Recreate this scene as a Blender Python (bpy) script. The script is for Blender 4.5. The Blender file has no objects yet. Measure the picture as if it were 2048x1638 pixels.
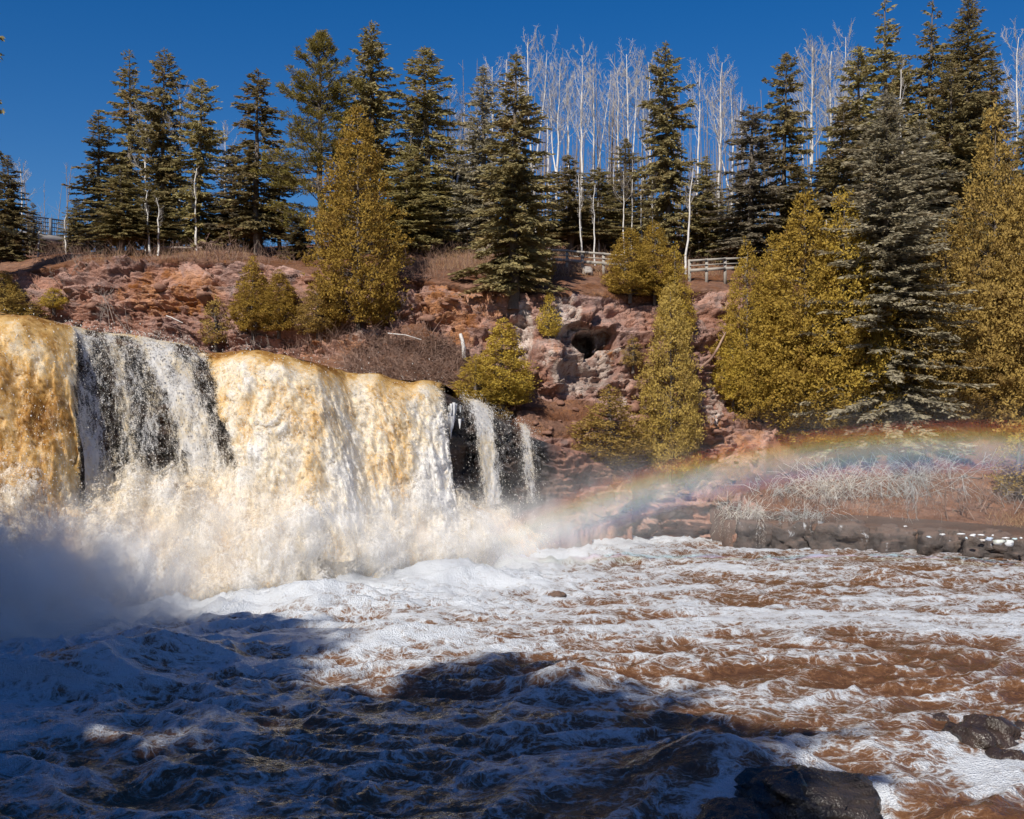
import bpy, math, random
import numpy as np

# ------------------------------------------------------------------ camera, sky, sun, exposure
scene = bpy.context.scene
col = scene.collection
R = math.radians
CAMZ, F, HY = 4.5, 2196.0, 880.0          # eye height over the pool, focal length and horizon row in photo pixels
cam_data = bpy.data.cameras.new("camera")
cam_data.sensor_width = 36.0
cam_data.lens = 36.0 * F / 2048.0
cam_data.shift_y = (HY - 819.0) / 2048.0
cam_data.clip_start = 0.1
cam_data.clip_end = 3000.0
cam = bpy.data.objects.new("camera", cam_data)
cam.location = (0, 0, CAMZ)
cam.rotation_euler = (R(90), 0, 0)
col.objects.link(cam)
scene.camera = cam

SUN_EL, SUN_AZ = R(42.0), R(22.5)          # behind the camera, 22 degrees to its left
to_sun = np.array([-math.sin(SUN_AZ) * math.cos(SUN_EL), -math.cos(SUN_AZ) * math.cos(SUN_EL), math.sin(SUN_EL)])
world = bpy.data.worlds.new("World")
scene.world = world
world.use_nodes = True
wn, wl = world.node_tree.nodes, world.node_tree.links
bg = wn["Background"]
sky = wn.new("ShaderNodeTexSky")
sky.sky_type = 'NISHITA'
sky.sun_disc = False
sky.sun_elevation = SUN_EL
sky.sun_rotation = math.atan2(to_sun[0], to_sun[1])
sky.altitude = 400
sky.air_density = 1.0
sky.dust_density = 1.0
sky.ozone_density = 3.0
hs = wn.new("ShaderNodeHueSaturation")
hs.inputs["Saturation"].default_value = 1.44
hs.inputs["Value"].default_value = 0.67
hs.inputs["Hue"].default_value = 0.510
wl.new(sky.outputs[0], hs.inputs["Color"])
wl.new(hs.outputs[0], bg.inputs[0])
bg.inputs[1].default_value = 0.09

sun_data = bpy.data.lights.new("sun", 'SUN')
sun_data.energy = 4.0
sun_data.angle = R(0.55)
sun_data.color = (1.0, 0.93, 0.82)
sun = bpy.data.objects.new("sun", sun_data)
from mathutils import Vector
sun.rotation_euler = Vector(tuple(to_sun)).to_track_quat('Z', 'Y').to_euler()
sun.location = (-20, -40, 60)
col.objects.link(sun)

scene.view_settings.view_transform = 'Standard'
scene.view_settings.look = 'None'
scene.view_settings.exposure = 0.56
scene.view_settings.gamma = 1.0
scene.view_settings.use_curve_mapping = False
cy = scene.cycles
cy.max_bounces = 6
cy.diffuse_bounces = 3
cy.glossy_bounces = 2
cy.transmission_bounces = 2
cy.transparent_max_bounces = 24
cy.volume_bounces = 3
cy.volume_step_rate = 1.0
cy.caustics_reflective = False
cy.caustics_refractive = False
cy.use_denoising = True

rng = np.random.default_rng(7)
random.seed(7)

# ------------------------------------------------------------------ helpers
def at(px, py, Y):
    """a point of the place: the photo pixel (px, py) measured at the distance Y"""
    return np.array([(px - 1024.0) / F * Y, Y, CAMZ + (HY - py) / F * Y])

def _hash(ix, iy, iz, seed):
    h = (ix.astype(np.uint32) * np.uint32(374761393) + iy.astype(np.uint32) * np.uint32(668265263)
         + iz.astype(np.uint32) * np.uint32(1440662683) + np.uint32((seed * 974711 + 12345) & 0xffffffff))
    h = (h ^ (h >> np.uint32(13))) * np.uint32(1274126177)
    h = (h ^ (h >> np.uint32(15))) * np.uint32(2246822519)
    return h ^ (h >> np.uint32(16))

def noise3(P, seed=0):
    """gradient noise, about -1..1"""
    P = np.asarray(P, dtype=np.float64)
    i = np.floor(P).astype(np.int64)
    f = P - i
    u = f * f * f * (f * (f * 6 - 15) + 10)
    out = np.zeros(len(P))
    for dx in (0, 1):
        for dy in (0, 1):
            for dz in (0, 1):
                h = _hash(i[:, 0] + dx, i[:, 1] + dy, i[:, 2] + dz, seed)
                gx = (h & np.uint32(1023)).astype(np.float64) / 511.5 - 1
                gy = ((h >> np.uint32(10)) & np.uint32(1023)).astype(np.float64) / 511.5 - 1
                gz = ((h >> np.uint32(20)) & np.uint32(1023)).astype(np.float64) / 511.5 - 1
                d = gx * (f[:, 0] - dx) + gy * (f[:, 1] - dy) + gz * (f[:, 2] - dz)
                w = (u[:, 0] if dx else 1 - u[:, 0]) * (u[:, 1] if dy else 1 - u[:, 1]) * (u[:, 2] if dz else 1 - u[:, 2])
                out += w * d
    return out * 1.3

def fbm(P, octaves=4, seed=0, gain=0.5, lac=2.03, billow=False):
    P = np.asarray(P, dtype=np.float64)
    a, s, tot = 1.0, 0.0, 0.0
    for o in range(octaves):
        n = noise3(P, seed + o * 17)
        if billow:
            n = np.abs(n) * 2 - 0.6
        s = s + a * n
        tot += a
        a *= gain
        P = P * lac + 13.7
    return s / tot

def worley(P, seed=0, box=False):
    """nearest cell: F1, F2, a random number of the cell, vector from its centre"""
    P = np.asarray(P, dtype=np.float64)
    i = np.floor(P).astype(np.int64)
    n = len(P)
    F1 = np.full(n, 9.0); F2 = np.full(n, 9.0); rid = np.zeros(n); vec = np.zeros((n, 3))
    for dx in (-1, 0, 1):
        for dy in (-1, 0, 1):
            for dz in (-1, 0, 1):
                c = i + np.array([dx, dy, dz])
                h = _hash(c[:, 0], c[:, 1], c[:, 2], seed)
                o = np.stack([(h & np.uint32(1023)), ((h >> np.uint32(10)) & np.uint32(1023)), ((h >> np.uint32(20)) & np.uint32(1023))], 1).astype(np.float64) / 1023.0
                v = P - (c + 0.1 + 0.8 * o)
                d = np.abs(v).max(1) * 1.15 if box else np.sqrt((v * v).sum(1))
                near = d < F1
                F2 = np.where(near, F1, np.minimum(F2, d))
                F1 = np.where(near, d, F1)
                rid = np.where(near, (_hash(c[:, 0], c[:, 1], c[:, 2], seed + 91) & np.uint32(65535)).astype(np.float64) / 65535.0, rid)
                vec[near] = v[near]
    return F1, F2, rid, vec

def sstep(a, b, x):
    t = np.clip((x - a) / (b - a), 0, 1)
    return t * t * (3 - 2 * t)

def mesh_np(name, verts, faces, smooth=False, attrs=None, colors=None):
    verts = np.ascontiguousarray(verts, dtype=np.float32)
    faces = np.ascontiguousarray(faces, dtype=np.int32)
    k = faces.shape[1]
    me = bpy.data.meshes.new(name)
    me.vertices.add(len(verts)); me.vertices.foreach_set("co", verts.ravel())
    me.loops.add(faces.size); me.loops.foreach_set("vertex_index", faces.ravel())
    me.polygons.add(len(faces))
    me.polygons.foreach_set("loop_start", np.arange(0, faces.size, k, dtype=np.int32))
    me.polygons.foreach_set("loop_total", np.full(len(faces), k, dtype=np.int32))
    if smooth:
        me.polygons.foreach_set("use_smooth", np.ones(len(faces), dtype=bool))
    for an, av in (attrs or {}).items():
        a = me.attributes.new(an, 'FLOAT', 'POINT')
        a.data.foreach_set("value", np.ascontiguousarray(av, dtype=np.float32))
    for an, av in (colors or {}).items():
        a = me.attributes.new(an, 'FLOAT_COLOR', 'POINT')
        c4 = np.ones((len(verts), 4), dtype=np.float32); c4[:, :3] = av
        a.data.foreach_set("color", c4.ravel())
    me.update(calc_edges=True)
    me.validate()
    return me

def grid_faces(nr, nc):
    idx = np.arange(nr * nc).reshape(nr, nc)
    return np.stack([idx[:-1, :-1].ravel(), idx[:-1, 1:].ravel(), idx[1:, 1:].ravel(), idx[1:, :-1].ravel()], 1)

def add(name, me, mat=None, parent=None, loc=None):
    o = bpy.data.objects.new(name, me)
    col.objects.link(o)
    if mat is not None and len(me.materials) == 0:
        me.materials.append(mat)
    if parent is not None:
        o.parent = parent
    if loc is not None:
        o.location = loc
    return o

def empty(name, loc=(0, 0, 0), rz=0.0):
    o = bpy.data.objects.new(name, None)
    o.empty_display_size = 0.3
    col.objects.link(o)
    o.location = loc
    o.rotation_euler = (0, 0, rz)
    return o

def tag(o, label, cat=None, group=None, kind=None):
    o["label"] = label
    if cat: o["category"] = cat
    if group: o["group"] = group
    if kind: o["kind"] = kind
    return o

class MB:
    """collects quads/triangles for one mesh"""
    def __init__(self): self.v, self.f, self.n = [], [], 0
    def add(self, V, Fc):
        V = np.asarray(V, float); Fc = np.asarray(Fc, int)
        if Fc.shape[1] == 3: Fc = np.concatenate([Fc, Fc[:, 2:3]], 1)
        self.v.append(V); self.f.append(Fc + self.n); self.n += len(V)
    def arrays(self):
        return np.concatenate(self.v), np.concatenate(self.f)
    def mesh(self, name, smooth=False):
        V, Fc = self.arrays()
        return mesh_mixed(name, V, Fc, smooth)

def mesh_mixed(name, V, Fc, smooth=False):
    tri = Fc[:, 2] == Fc[:, 3]
    V = np.ascontiguousarray(V, dtype=np.float32)
    q, t = Fc[~tri], Fc[tri][:, :3]
    me = bpy.data.meshes.new(name)
    me.vertices.add(len(V)); me.vertices.foreach_set("co", V.ravel())
    loops = np.concatenate([q.ravel(), t.ravel()]).astype(np.int32)
    tot = np.concatenate([np.full(len(q), 4), np.full(len(t), 3)]).astype(np.int32)
    st = np.concatenate([[0], np.cumsum(tot)[:-1]]).astype(np.int32)
    me.loops.add(len(loops)); me.loops.foreach_set("vertex_index", loops)
    me.polygons.add(len(tot)); me.polygons.foreach_set("loop_start", st); me.polygons.foreach_set("loop_total", tot)
    if smooth: me.polygons.foreach_set("use_smooth", np.ones(len(tot), dtype=bool))
    me.update(calc_edges=True); me.validate()
    return me

def tube(mb, pts, radii, sides=5, cap=True):
    """tapered tube along a polyline"""
    pts = np.asarray(pts, float); n = len(pts)
    radii = np.asarray(radii, float)
    T = np.gradient(pts, axis=0); T /= np.linalg.norm(T, axis=1)[:, None] + 1e-9
    up = np.array([0, 0, 1.0]) if abs(T[0, 2]) < 0.9 else np.array([1.0, 0, 0])
    A = np.cross(T, up); A /= np.linalg.norm(A, axis=1)[:, None] + 1e-9
    B = np.cross(T, A)
    ang = np.linspace(0, 2 * math.pi, sides, endpoint=False)
    V = pts[:, None, :] + radii[:, None, None] * (np.cos(ang)[None, :, None] * A[:, None, :] + np.sin(ang)[None, :, None] * B[:, None, :])
    V = V.reshape(-1, 3)
    i = np.arange(n - 1)[:, None] * sides + np.arange(sides)[None, :]
    j = np.arange(n - 1)[:, None] * sides + (np.arange(sides)[None, :] + 1) % sides
    Fc = np.stack([i, j, j + sides, i + sides], -1).reshape(-1, 4)
    mb.add(V, Fc)
    if cap and sides >= 3:
        base = np.arange(sides)
        tri = np.stack([np.zeros(sides - 2, int), base[2:], base[1:-1]], 1)
        mb.add(V[-sides:], np.stack([np.zeros(sides - 2, int), base[1:-1], base[2:]], 1))

def tubes_batch(P0, P1, r0, r1, bend=None, sides=3):
    """many straight (or once bent) thin twigs at once"""
    n = len(P0)
    M = (P0 + P1) / 2 + (0 if bend is None else bend)
    D = P1 - P0; D /= np.linalg.norm(D, axis=1)[:, None] + 1e-9
    ref = np.where(np.abs(D[:, 2:3]) < 0.9, np.array([[0, 0, 1.0]]), np.array([[1.0, 0, 0]]))
    A = np.cross(D, ref); A /= np.linalg.norm(A, axis=1)[:, None] + 1e-9
    B = np.cross(D, A)
    rings = []
    for c, r in ((P0, r0), (M, (r0 + r1) / 2), (P1, r1)):
        for k in range(sides):
            a = 2 * math.pi * k / sides
            rings.append(c + (np.broadcast_to(r, (n,)))[:, None] * (math.cos(a) * A + math.sin(a) * B))
    V = np.stack(rings, 1)                       # n, 3*sides, 3
    fc = []
    for lev in (0, 1):
        for k in range(sides):
            k2 = (k + 1) % sides
            fc.append([lev * sides + k, lev * sides + k2, (lev + 1) * sides + k2, (lev + 1) * sides + k])
    fc = np.array(fc)
    Fc = (np.arange(n)[:, None, None] * (3 * sides) + fc[None]).reshape(-1, 4)
    return V.reshape(-1, 3), Fc

def leaves(P, D, L, W, roll, face=None):
    """diamond shaped leaf faces: base P, direction D, length L, width W, roll angle"""
    n = len(P)
    D = D / (np.linalg.norm(D, axis=1)[:, None] + 1e-9)
    ref = np.where(np.abs(D[:, 2:3]) < 0.92, np.array([[0, 0, 1.0]]), np.array([[1.0, 0, 0]]))
    A = np.cross(D, ref if face is None else face); A /= np.linalg.norm(A, axis=1)[:, None] + 1e-9
    B = np.cross(D, A)
    S = np.cos(roll)[:, None] * A + np.sin(roll)[:, None] * B
    N = np.cross(D, S)
    V = np.stack([P, P + D * (L * 0.45)[:, None] + S * (W / 2)[:, None] + N * (W * 0.12)[:, None], P + D * L[:, None],
                  P + D * (L * 0.45)[:, None] - S * (W / 2)[:, None] + N * (W * 0.12)[:, None]], 1).reshape(-1, 3)
    return V, np.arange(4 * n).reshape(n, 4)

# ------------------------------------------------------------------ materials
class NT:
    def __init__(self, name):
        self.m = bpy.data.materials.new(name); self.m.use_nodes = True
        self.t = self.m.node_tree; self.t.nodes.clear()
        self.out = self.n("ShaderNodeOutputMaterial")
    def n(self, ty, **kw):
        x = self.t.nodes.new(ty)
        for k, v in kw.items(): setattr(x, k, v)
        return x
    def l(self, a, b): self.t.links.new(a, b)
    def set(self, sock, v):
        if hasattr(v, "is_output") or isinstance(v, bpy.types.NodeSocket): self.l(v, sock)
        else: sock.default_value = v
    def coord(self, kind="Object"): return self.n("ShaderNodeTexCoord").outputs[kind]
    def mapping(self, vec, scale=(1, 1, 1), loc=(0, 0, 0), rot=(0, 0, 0)):
        m = self.n("ShaderNodeMapping"); self.l(vec, m.inputs["Vector"])
        m.inputs["Scale"].default_value = scale; m.inputs["Location"].default_value = loc; m.inputs["Rotation"].default_value = rot
        return m.outputs[0]
    def noise(self, vec, scale=5, detail=4, rough=0.55, dist=0.0):
        x = self.n("ShaderNodeTexNoise"); self.l(vec, x.inputs["Vector"])
        x.inputs["Scale"].default_value = scale; x.inputs["Detail"].default_value = detail
        x.inputs["Roughness"].default_value = rough; x.inputs["Distortion"].default_value = dist
        return x.outputs["Fac"]
    def voro(self, vec, scale=5, feature='F1', out="Distance"):
        x = self.n("ShaderNodeTexVoronoi", feature=feature); self.l(vec, x.inputs["Vector"])
        x.inputs["Scale"].default_value = scale
        return x.outputs[out]
    def ramp(self, fac, stops, interp='LINEAR'):
        r = self.n("ShaderNodeValToRGB"); r.color_ramp.interpolation = interp
        e = r.color_ramp.elements
        while len(e) < len(stops): e.new(0.5)
        for k, (p, c) in enumerate(stops):
            e[k].position = p
            e[k].color = (c, c, c, 1) if not hasattr(c, "__len__") else (*c[:3], 1)
        self.l(fac, r.inputs[0])
        return r.outputs[0]
    def math(self, op, a, b=None, c=None, clamp=False):
        x = self.n("ShaderNodeMath", operation=op); x.use_clamp = clamp
        self.set(x.inputs[0], a)
        if b is not None: self.set(x.inputs[1], b)
        if c is not None: self.set(x.inputs[2], c)
        return x.outputs[0]
    def range(self, v, a, b, c=0.0, d=1.0):
        x = self.n("ShaderNodeMapRange"); x.interpolation_type = 'SMOOTHSTEP'
        self.set(x.inputs[0], v)
        for k, q in zip((1, 2, 3, 4), (a, b, c, d)): x.inputs[k].default_value = q
        return x.outputs[0]
    def mix(self, fac, a, b, blend='MIX'):
        x = self.n("ShaderNodeMix", data_type='RGBA', blend_type=blend)
        self.set(x.inputs[0], fac)
        self.set(x.inputs[6], (*a, 1) if isinstance(a, tuple) and len(a) == 3 else a)
        self.set(x.inputs[7], (*b, 1) if isinstance(b, tuple) and len(b) == 3 else b)
        return x.outputs[2]
    def attr(self, name, out="Fac"):
        x = self.n("ShaderNodeAttribute"); x.attribute_name = name
        return x.outputs[out]
    def bump(self, h, strength=0.5, dist=0.05, normal=None):
        b = self.n("ShaderNodeBump"); b.inputs["Strength"].default_value = strength; b.inputs["Distance"].default_value = dist
        self.l(h, b.inputs["Height"])
        if normal is not None: self.l(normal, b.inputs["Normal"])
        return b.outputs[0]
    def bsdf(self, color, rough=0.8, normal=None, spec=0.3, **kw):
        b = self.n("ShaderNodeBsdfPrincipled")
        self.set(b.inputs["Base Color"], (*color, 1) if isinstance(color, tuple) and len(color) == 3 else color)
        self.set(b.inputs["Roughness"], rough)
        b.inputs["Specular IOR Level"].default_value = spec
        if normal is not None: self.l(normal, b.inputs["Normal"])
        for k, v in kw.items(): self.set(b.inputs[k.replace("_", " ")], v)
        return b.outputs[0]
    def mixsh(self, fac, a, b):
        x = self.n("ShaderNodeMixShader"); self.set(x.inputs[0], fac); self.l(a, x.inputs[1]); self.l(b, x.inputs[2])
        return x.outputs[0]
    def done(self, surf): self.l(surf, self.out.inputs["Surface"]); return self.m

def foliage_mat(name, c1, c2, c3, transl=0.35):
    t = NT(name)
    oi = t.n("ShaderNodeObjectInfo").outputs["Random"]
    co = t.coord("Object")
    big = t.noise(co, 0.9, 3)
    fine = t.noise(co, 9.0, 2)
    c = t.mix(t.range(fine, 0.35, 0.65), (*c1,), (*c2,))
    c = t.mix(t.range(big, 0.5, 0.75), c, (*c3,))
    hv = t.n("ShaderNodeHueSaturation")
    t.l(c, hv.inputs["Color"])
    t.set(hv.inputs["Value"], t.math('MULTIPLY_ADD', oi, 0.5, 0.78))
    t.set(hv.inputs["Hue"], t.math('MULTIPLY_ADD', oi, 0.016, 0.492))
    c = hv.outputs[0]
    d = t.bsdf(c, 0.75, spec=0.15)
    tr = t.n("ShaderNodeBsdfTranslucent"); t.l(c, tr.inputs["Color"])
    return t.done(t.mixsh(transl, d, tr.outputs[0]))

def rock_mat(name, base, light, dark, scale=1.0, wet=False, rough=0.85, dust=None):
    t = NT(name)
    co = t.coord("Object")
    n1 = t.noise(co, 0.9 * scale, 6, 0.6)
    n2 = t.noise(co, 7.0 * scale, 5, 0.65)
    v = t.voro(co, 16 * scale)
    c = t.mix(t.range(n1, 0.35, 0.65), (*base,), (*light,))
    c = t.mix(t.range(n2, 0.45, 0.75), c, (*dark,))
    if dust is not None:
        up = t.n("ShaderNodeSeparateXYZ"); t.l(t.n("ShaderNodeNewGeometry").outputs["Normal"], up.inputs[0])
        c = t.mix(t.math('MULTIPLY', t.range(up.outputs[2], 0.4, 0.9), 0.75), c, (*dust,))
    h = t.math('ADD', t.math('MULTIPLY', n2, 1.0), t.math('MULTIPLY', v, 0.4))
    nm = t.bump(h, 0.7, 0.06 / scale)
    if wet:
        r = t.range(n2, 0.3, 0.7, 0.12, 0.5)
        return t.done(t.bsdf(c, r, nm, spec=0.5))
    return t.done(t.bsdf(c, rough, nm, spec=0.2))
# ------------------------------------------------------------------ the far bank: one sheet from the pool bed up the cliff to the wooded hill
CCOLS = {
 -350: [(790,50),(740,51.5),(690,53.6),(650,54.4),(600,55.1),(550,56),(530,58.5),(505,66),(505,85)],
 0:    [(790,50),(730,51.5),(675,53.6),(630,54.4),(585,55.1),(545,56),(528,58.5),(512,65),(510,80)],
 120:  [(790,49),(740,50.8),(690,53.7),(640,54.1),(580,54.6),(530,55.3),(515,58.5),(505,64),(510,80)],
 250:  [(800,48),(750,50.2),(695,52.9),(640,53.4),(570,53.9),(522,54.5),(510,58),(500,64),(508,80)],
 450:  [(800,47),(750,48.9),(705,51.5),(640,52.0),(570,52.7),(520,53.3),(505,57),(492,63),(500,80)],
 620:  [(820,45.5),(780,46.2),(715,50.0),(655,50.7),(590,51.4),(545,52.1),(520,56),(495,62),(490,80)],
 740:  [(830,44.5),(790,45),(705,49.0),(655,49.9),(600,50.5),(560,51.2),(530,55),(495,61),(470,78)],
 850:  [(840,44.5),(800,45),(710,48.5),(650,50.2),(600,50.8),(560,51.5),(520,55),(485,61),(465,78)],
 960:  [(1000,45),(830,45.5),(760,48.5),(660,50),(610,50.6),(575,51.3),(530,55),(490,61),(460,78)],
 1080: [(1090,46.5),(960,46),(850,47),(800,49.3),(650,50.4),(592,51.3),(555,54.5),(520,59),(462,76)],
 1180: [(1085,48),(965,47.5),(905,48),(800,50),(650,51),(585,52),(560,54.5),(535,57.5),(465,75)],
 1280: [(1078,49.7),(975,49),(930,50),(800,51),(650,52),(600,53),(570,55),(540,58),(470,75)],
 1380: [(1076,50.2),(985,50),(930,51),(800,52),(650,53),(585,54),(562,55.5),(548,57.5),(480,75)],
 1470: [(1078,50),(1010,50),(930,52),(800,53),(680,54),(580,55),(565,56.5),(545,59),(490,75)],
 1600: [(1085,48.5),(1040,48.8),(980,50),(890,53),(700,55),(580,56.5),(560,58),(540,61),(480,76)],
 1750: [(1100,46),(1052,47),(1000,48.5),(880,52.5),(720,55),(600,57),(560,59),(540,62),(480,76)],
 1900: [(1108,44),(1058,45),(1010,47),(880,51.5),(740,54.5),(620,57),(570,59),(540,62),(480,76)],
 2048: [(1116,42),(1062,43.5),(1020,46),(880,50.5),(750,54),(640,57),(580,59),(545,62),(480,76)],
 2450: [(1125,40.5),(1070,42),(1020,45),(880,50),(750,54),(640,57),(580,59),(545,62),(480,76)],
}
NC, seg_n = 840, [6, 38, 34, 56, 56, 40, 22, 16, 12, 6, 5]
kp = np.array(sorted(CCOLS), float)
KY = np.array([[k[1] for k in CCOLS[int(p)]] for p in kp])
KZ = np.array([[CAMZ + (HY - k[0]) / F * k[1] for k in CCOLS[int(p)]] for p in kp])
KY = np.concatenate([KY[:, :1] + 0.4, KY, np.full((len(kp), 1), 150.0), np.full((len(kp), 1), 600.0)], 1)
KZ = np.concatenate([np.full((len(kp), 1), -1.8), KZ, KZ[:, -1:] + 2.0, KZ[:, -1:] + 2.0], 1)
CPX = np.linspace(-350, 2450, NC)
def smooth_cols(K):
    out = np.stack([np.interp(CPX, kp, K[:, j]) for j in range(K.shape[1])], 1)
    ker = np.hanning(41); ker /= ker.sum()
    pad = np.pad(out, ((20, 20), (0, 0)), mode='edge')
    return np.stack([np.convolve(pad[:, j], ker, mode='valid') for j in range(K.shape[1])], 1)
GY, GZ = smooth_cols(KY), smooth_cols(KZ)
ts = np.concatenate([np.linspace(j, j + 1, n, endpoint=False) for j, n in enumerate(seg_n)] + [[len(seg_n)]])
j0 = np.minimum(ts.astype(int), len(seg_n) - 1); fr = ts - j0
YY = GY[:, j0] * (1 - fr) + GY[:, j0 + 1] * fr          # columns x rows
ZZ = GZ[:, j0] * (1 - fr) + GZ[:, j0 + 1] * fr
ker = np.array([1, 2, 3, 4, 3, 2, 1.0]); ker /= ker.sum()
def smooth_rows(A):
    P = np.pad(A, ((0, 0), (3, 3)), mode='edge')
    return sum(k * P[:, q:q + A.shape[1]] for q, k in enumerate(ker))
YY, ZZ = smooth_rows(YY), smooth_rows(ZZ)
XX = (CPX[:, None] - 1024.0) / F * YY
NR = YY.shape[1]
# macro normal
P3 = np.stack([XX, YY, ZZ], -1)
dU = np.gradient(P3, axis=0); dV = np.gradient(P3, axis=1)
Nn = np.cross(dU, dV); Nn /= np.linalg.norm(Nn, axis=2)[..., None] + 1e-9
if Nn[NC // 2, NR // 2, 1] > 0: Nn = -Nn
P = P3.reshape(-1, 3); N = Nn.reshape(-1, 3)
PX = 1024 + P[:, 0] / P[:, 1] * F; PY = HY - (P[:, 2] - CAMZ) / P[:, 1] * F
steep = sstep(0.86, 0.55, N[:, 2])
far = sstep(90, 64, P[:, 1])
tt = np.tile(ts, NC)
soil_bank = np.maximum(0.85 * sstep(1500, 1560, PX) * sstep(860, 890, PY) * sstep(1075, 1050, PY), sstep(1.2, 1.4, tt) * sstep(2.9, 2.6, tt) * sstep(940, 900, PX) * sstep(600, 680, PX))
bench = np.exp(-(((PX - 1120) / 90) ** 2 + ((PY - 835) / 35) ** 2))
soil_bank = np.maximum(soil_bank, np.clip(bench * 1.6, 0, 1))
rocky = np.clip(steep * (1 - 0.85 * soil_bank), 0.0, 1) * far
# blocks, strata and cracks
wq = np.stack([noise3(P * 0.35, 1), noise3(P * 0.35 + 40, 2), noise3(P * 0.35 + 80, 3)], 1)
F1, F2, rid, vec = worley((P + wq * 0.9) @ np.array([[.92, .39, 0], [-.39, .92, 0], [.10, 0, 1]]) / np.array([2.2, 2.2, 0.9]), 5, True)
d = (rid - 0.5) * 0.55 + vec[:, 0] * (np.modf(rid * 37)[0] - 0.5) * 0.8 + vec[:, 2] * (np.modf(rid * 91)[0] - 0.15) * 0.7
d -= 0.30 * sstep(0.045, 0.0, F2 - F1)
F1b, F2b, ridb, vecb = worley((P + wq * 0.4) @ np.array([[.8, -.6, 0], [.6, .8, 0], [-.15, 0, 1]]) / np.array([0.75, 0.75, 0.36]), 9, True)
big_smooth = np.maximum(sstep(-0.1, 0.35, noise3(P * 0.22 + 7, 21)), np.exp(-(((PX - 1190) / 110) ** 2 + ((PY - 680) / 90) ** 2)))
blk = .6 * np.modf(rid * 613)[0] + .4 * np.modf(ridb * 229)[0]
d += ((ridb - 0.5) * 0.40 + vecb[:, 2] * 0.22 * (np.modf(ridb * 53)[0] - 0.3) - 0.12 * sstep(0.10, 0.0, F2b - F1b)) * (1 - 0.6 * big_smooth)
F1c, F2c, ridc, vecc = worley((P + wq * 0.25) / np.array([0.34, 0.34, 0.2]), 12, True)
d += ((ridc - .5) * .15 + vecc[:, 2] * .12 * (np.modf(ridc * 71)[0] - .2) - .05 * sstep(.1, 0, F2c - F1c)) * (1 - .5 * big_smooth)
zz = P[:, 2] + 0.5 * noise3(P * 0.2, 33)
d += 0.45 * noise3(np.stack([zz * 0 + P[:, 0] * 0.05, zz * 0, zz * 0.75], 1), 41) + 0.9 * noise3(P * 0.16, 44)
saw = np.modf(zz * 1.25 + 40)[0]; saw2 = np.modf(zz * 3.1 + .7 * noise3(P * .5, 36) + 40)[0]
d += 0.62 * (saw ** 1.4 - .4) * sstep(-.25, .3, noise3(P * np.array([.18, .18, .5]), 37)) + .22 * (saw2 ** 1.4 - .4) * sstep(-.1, .35, noise3(P * np.array([.4, .4, 1.0]) + 9, 38))
d += 0.12 * fbm(P * 2.3, 4, 51)
soil = 0.12 * fbm(P * 1.1, 4, 61) + 0.25 * noise3(P * 0.25, 66)
disp = rocky * d + (1 - rocky) * soil * np.clip(far + 0.3, 0, 1)
P = P + N * disp[:, None]
# the cave and its pale alcove, scooped into the face
def blob(cx, cy, rx, ry, p=2.0):
    return np.clip(1 - (np.abs((PX - cx) / rx) ** p + np.abs((PY - cy) / ry) ** p), 0, 1)
wob = 6 * noise3(P * 1.2, 71)
PXo, PYo = PX.copy(), PY.copy()
PX, PY = PX + wob, PY + 6 * noise3(P * 1.2 + 9, 72)
alcove = sstep(0, 0.35, blob(1180, 705, 62, 66, 3.0)) * (PY < 790)
cave = sstep(0, 0.3, blob(1172, 684, 27, 26, 2.6))
cave2 = sstep(0, 0.3, blob(1207, 672, 20, 15, 2.4))
P[:, 1] += 1.0 * alcove + 3.2 * cave + 1.1 * cave2
P[:, 1] -= 0.3 * sstep(0, 0.8, blob(1180, 640, 85, 16)) + 0.8 * sstep(0, 0.7, blob(1100, 730, 48, 62)) + 0.7 * sstep(0, .8, blob(850, 610, 70, 40)) * (0.6 + 0.6 * noise3(P * .8, 75))
P[:, 1] += 0.6 * sstep(0, 0.8, blob(1045, 680, 30, 70))
def stain(*bl):
    s = np.zeros(len(P))
    for (cx, cy, rx, ry, a) in bl:
        s = np.maximum(s, a * sstep(0, 0.6, blob(cx, cy, rx, ry)))
    return s
nz = fbm(P * np.array([1.6, 1.6, 0.7]), 4, 81)
nz2 = fbm(P * 1.1, 4, 85)
white = stain((1045, 665, 28, 75, 1), (1130, 640, 38, 70, .9), (1160, 745, 70, 55, 1.1), (1185, 700, 60, 66, 1.1), (1110, 700, 45, 40, .6), (1415, 810, 30, 70, .8), (810, 620, 40, 30, .45), (740, 675, 60, 16, .7), (560, 640, 40, 14, .35), (930, 600, 30, 30, .3), (1245, 760, 14, 70, .6), (340, 670, 60, 14, .5)) * np.clip(0.55 + 1.2 * nz, 0, 1)
orange = stain((340, 580, 130, 60, .9), (930, 600, 120, 50, .9), (690, 690, 110, 22, 1), (1212, 705, 18, 60, 1), (560, 690, 60, 26, .5), (965, 660, 120, 30, .8), (1105, 650, 14, 90, .7), (1330, 900, 60, 70, .5), (1450, 880, 90, 60, .8), (1150, 1030, 180, 40, .5), (1860, 1000, 220, 60, .35), (600, 700, 90, 40, .5)) * np.clip(0.55 + 1.3 * nz2, 0, 1)
soilm = np.clip((1 - steep) * 1.1 + soil_bank, 0, 1)
cliff_me = mesh_np("cliff", P, grid_faces(NC, NR), smooth=False, colors={"stain": np.stack([white, orange, soilm], 1)}, attrs={"block": blk})
CP = P.reshape(NC, NR, 3); CQX = 1024 + CP[..., 0] / CP[..., 1] * F; CQY = HY - (CP[..., 2] - CAMZ) / CP[..., 1] * F
PX, PY = PXo, PYo

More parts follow.
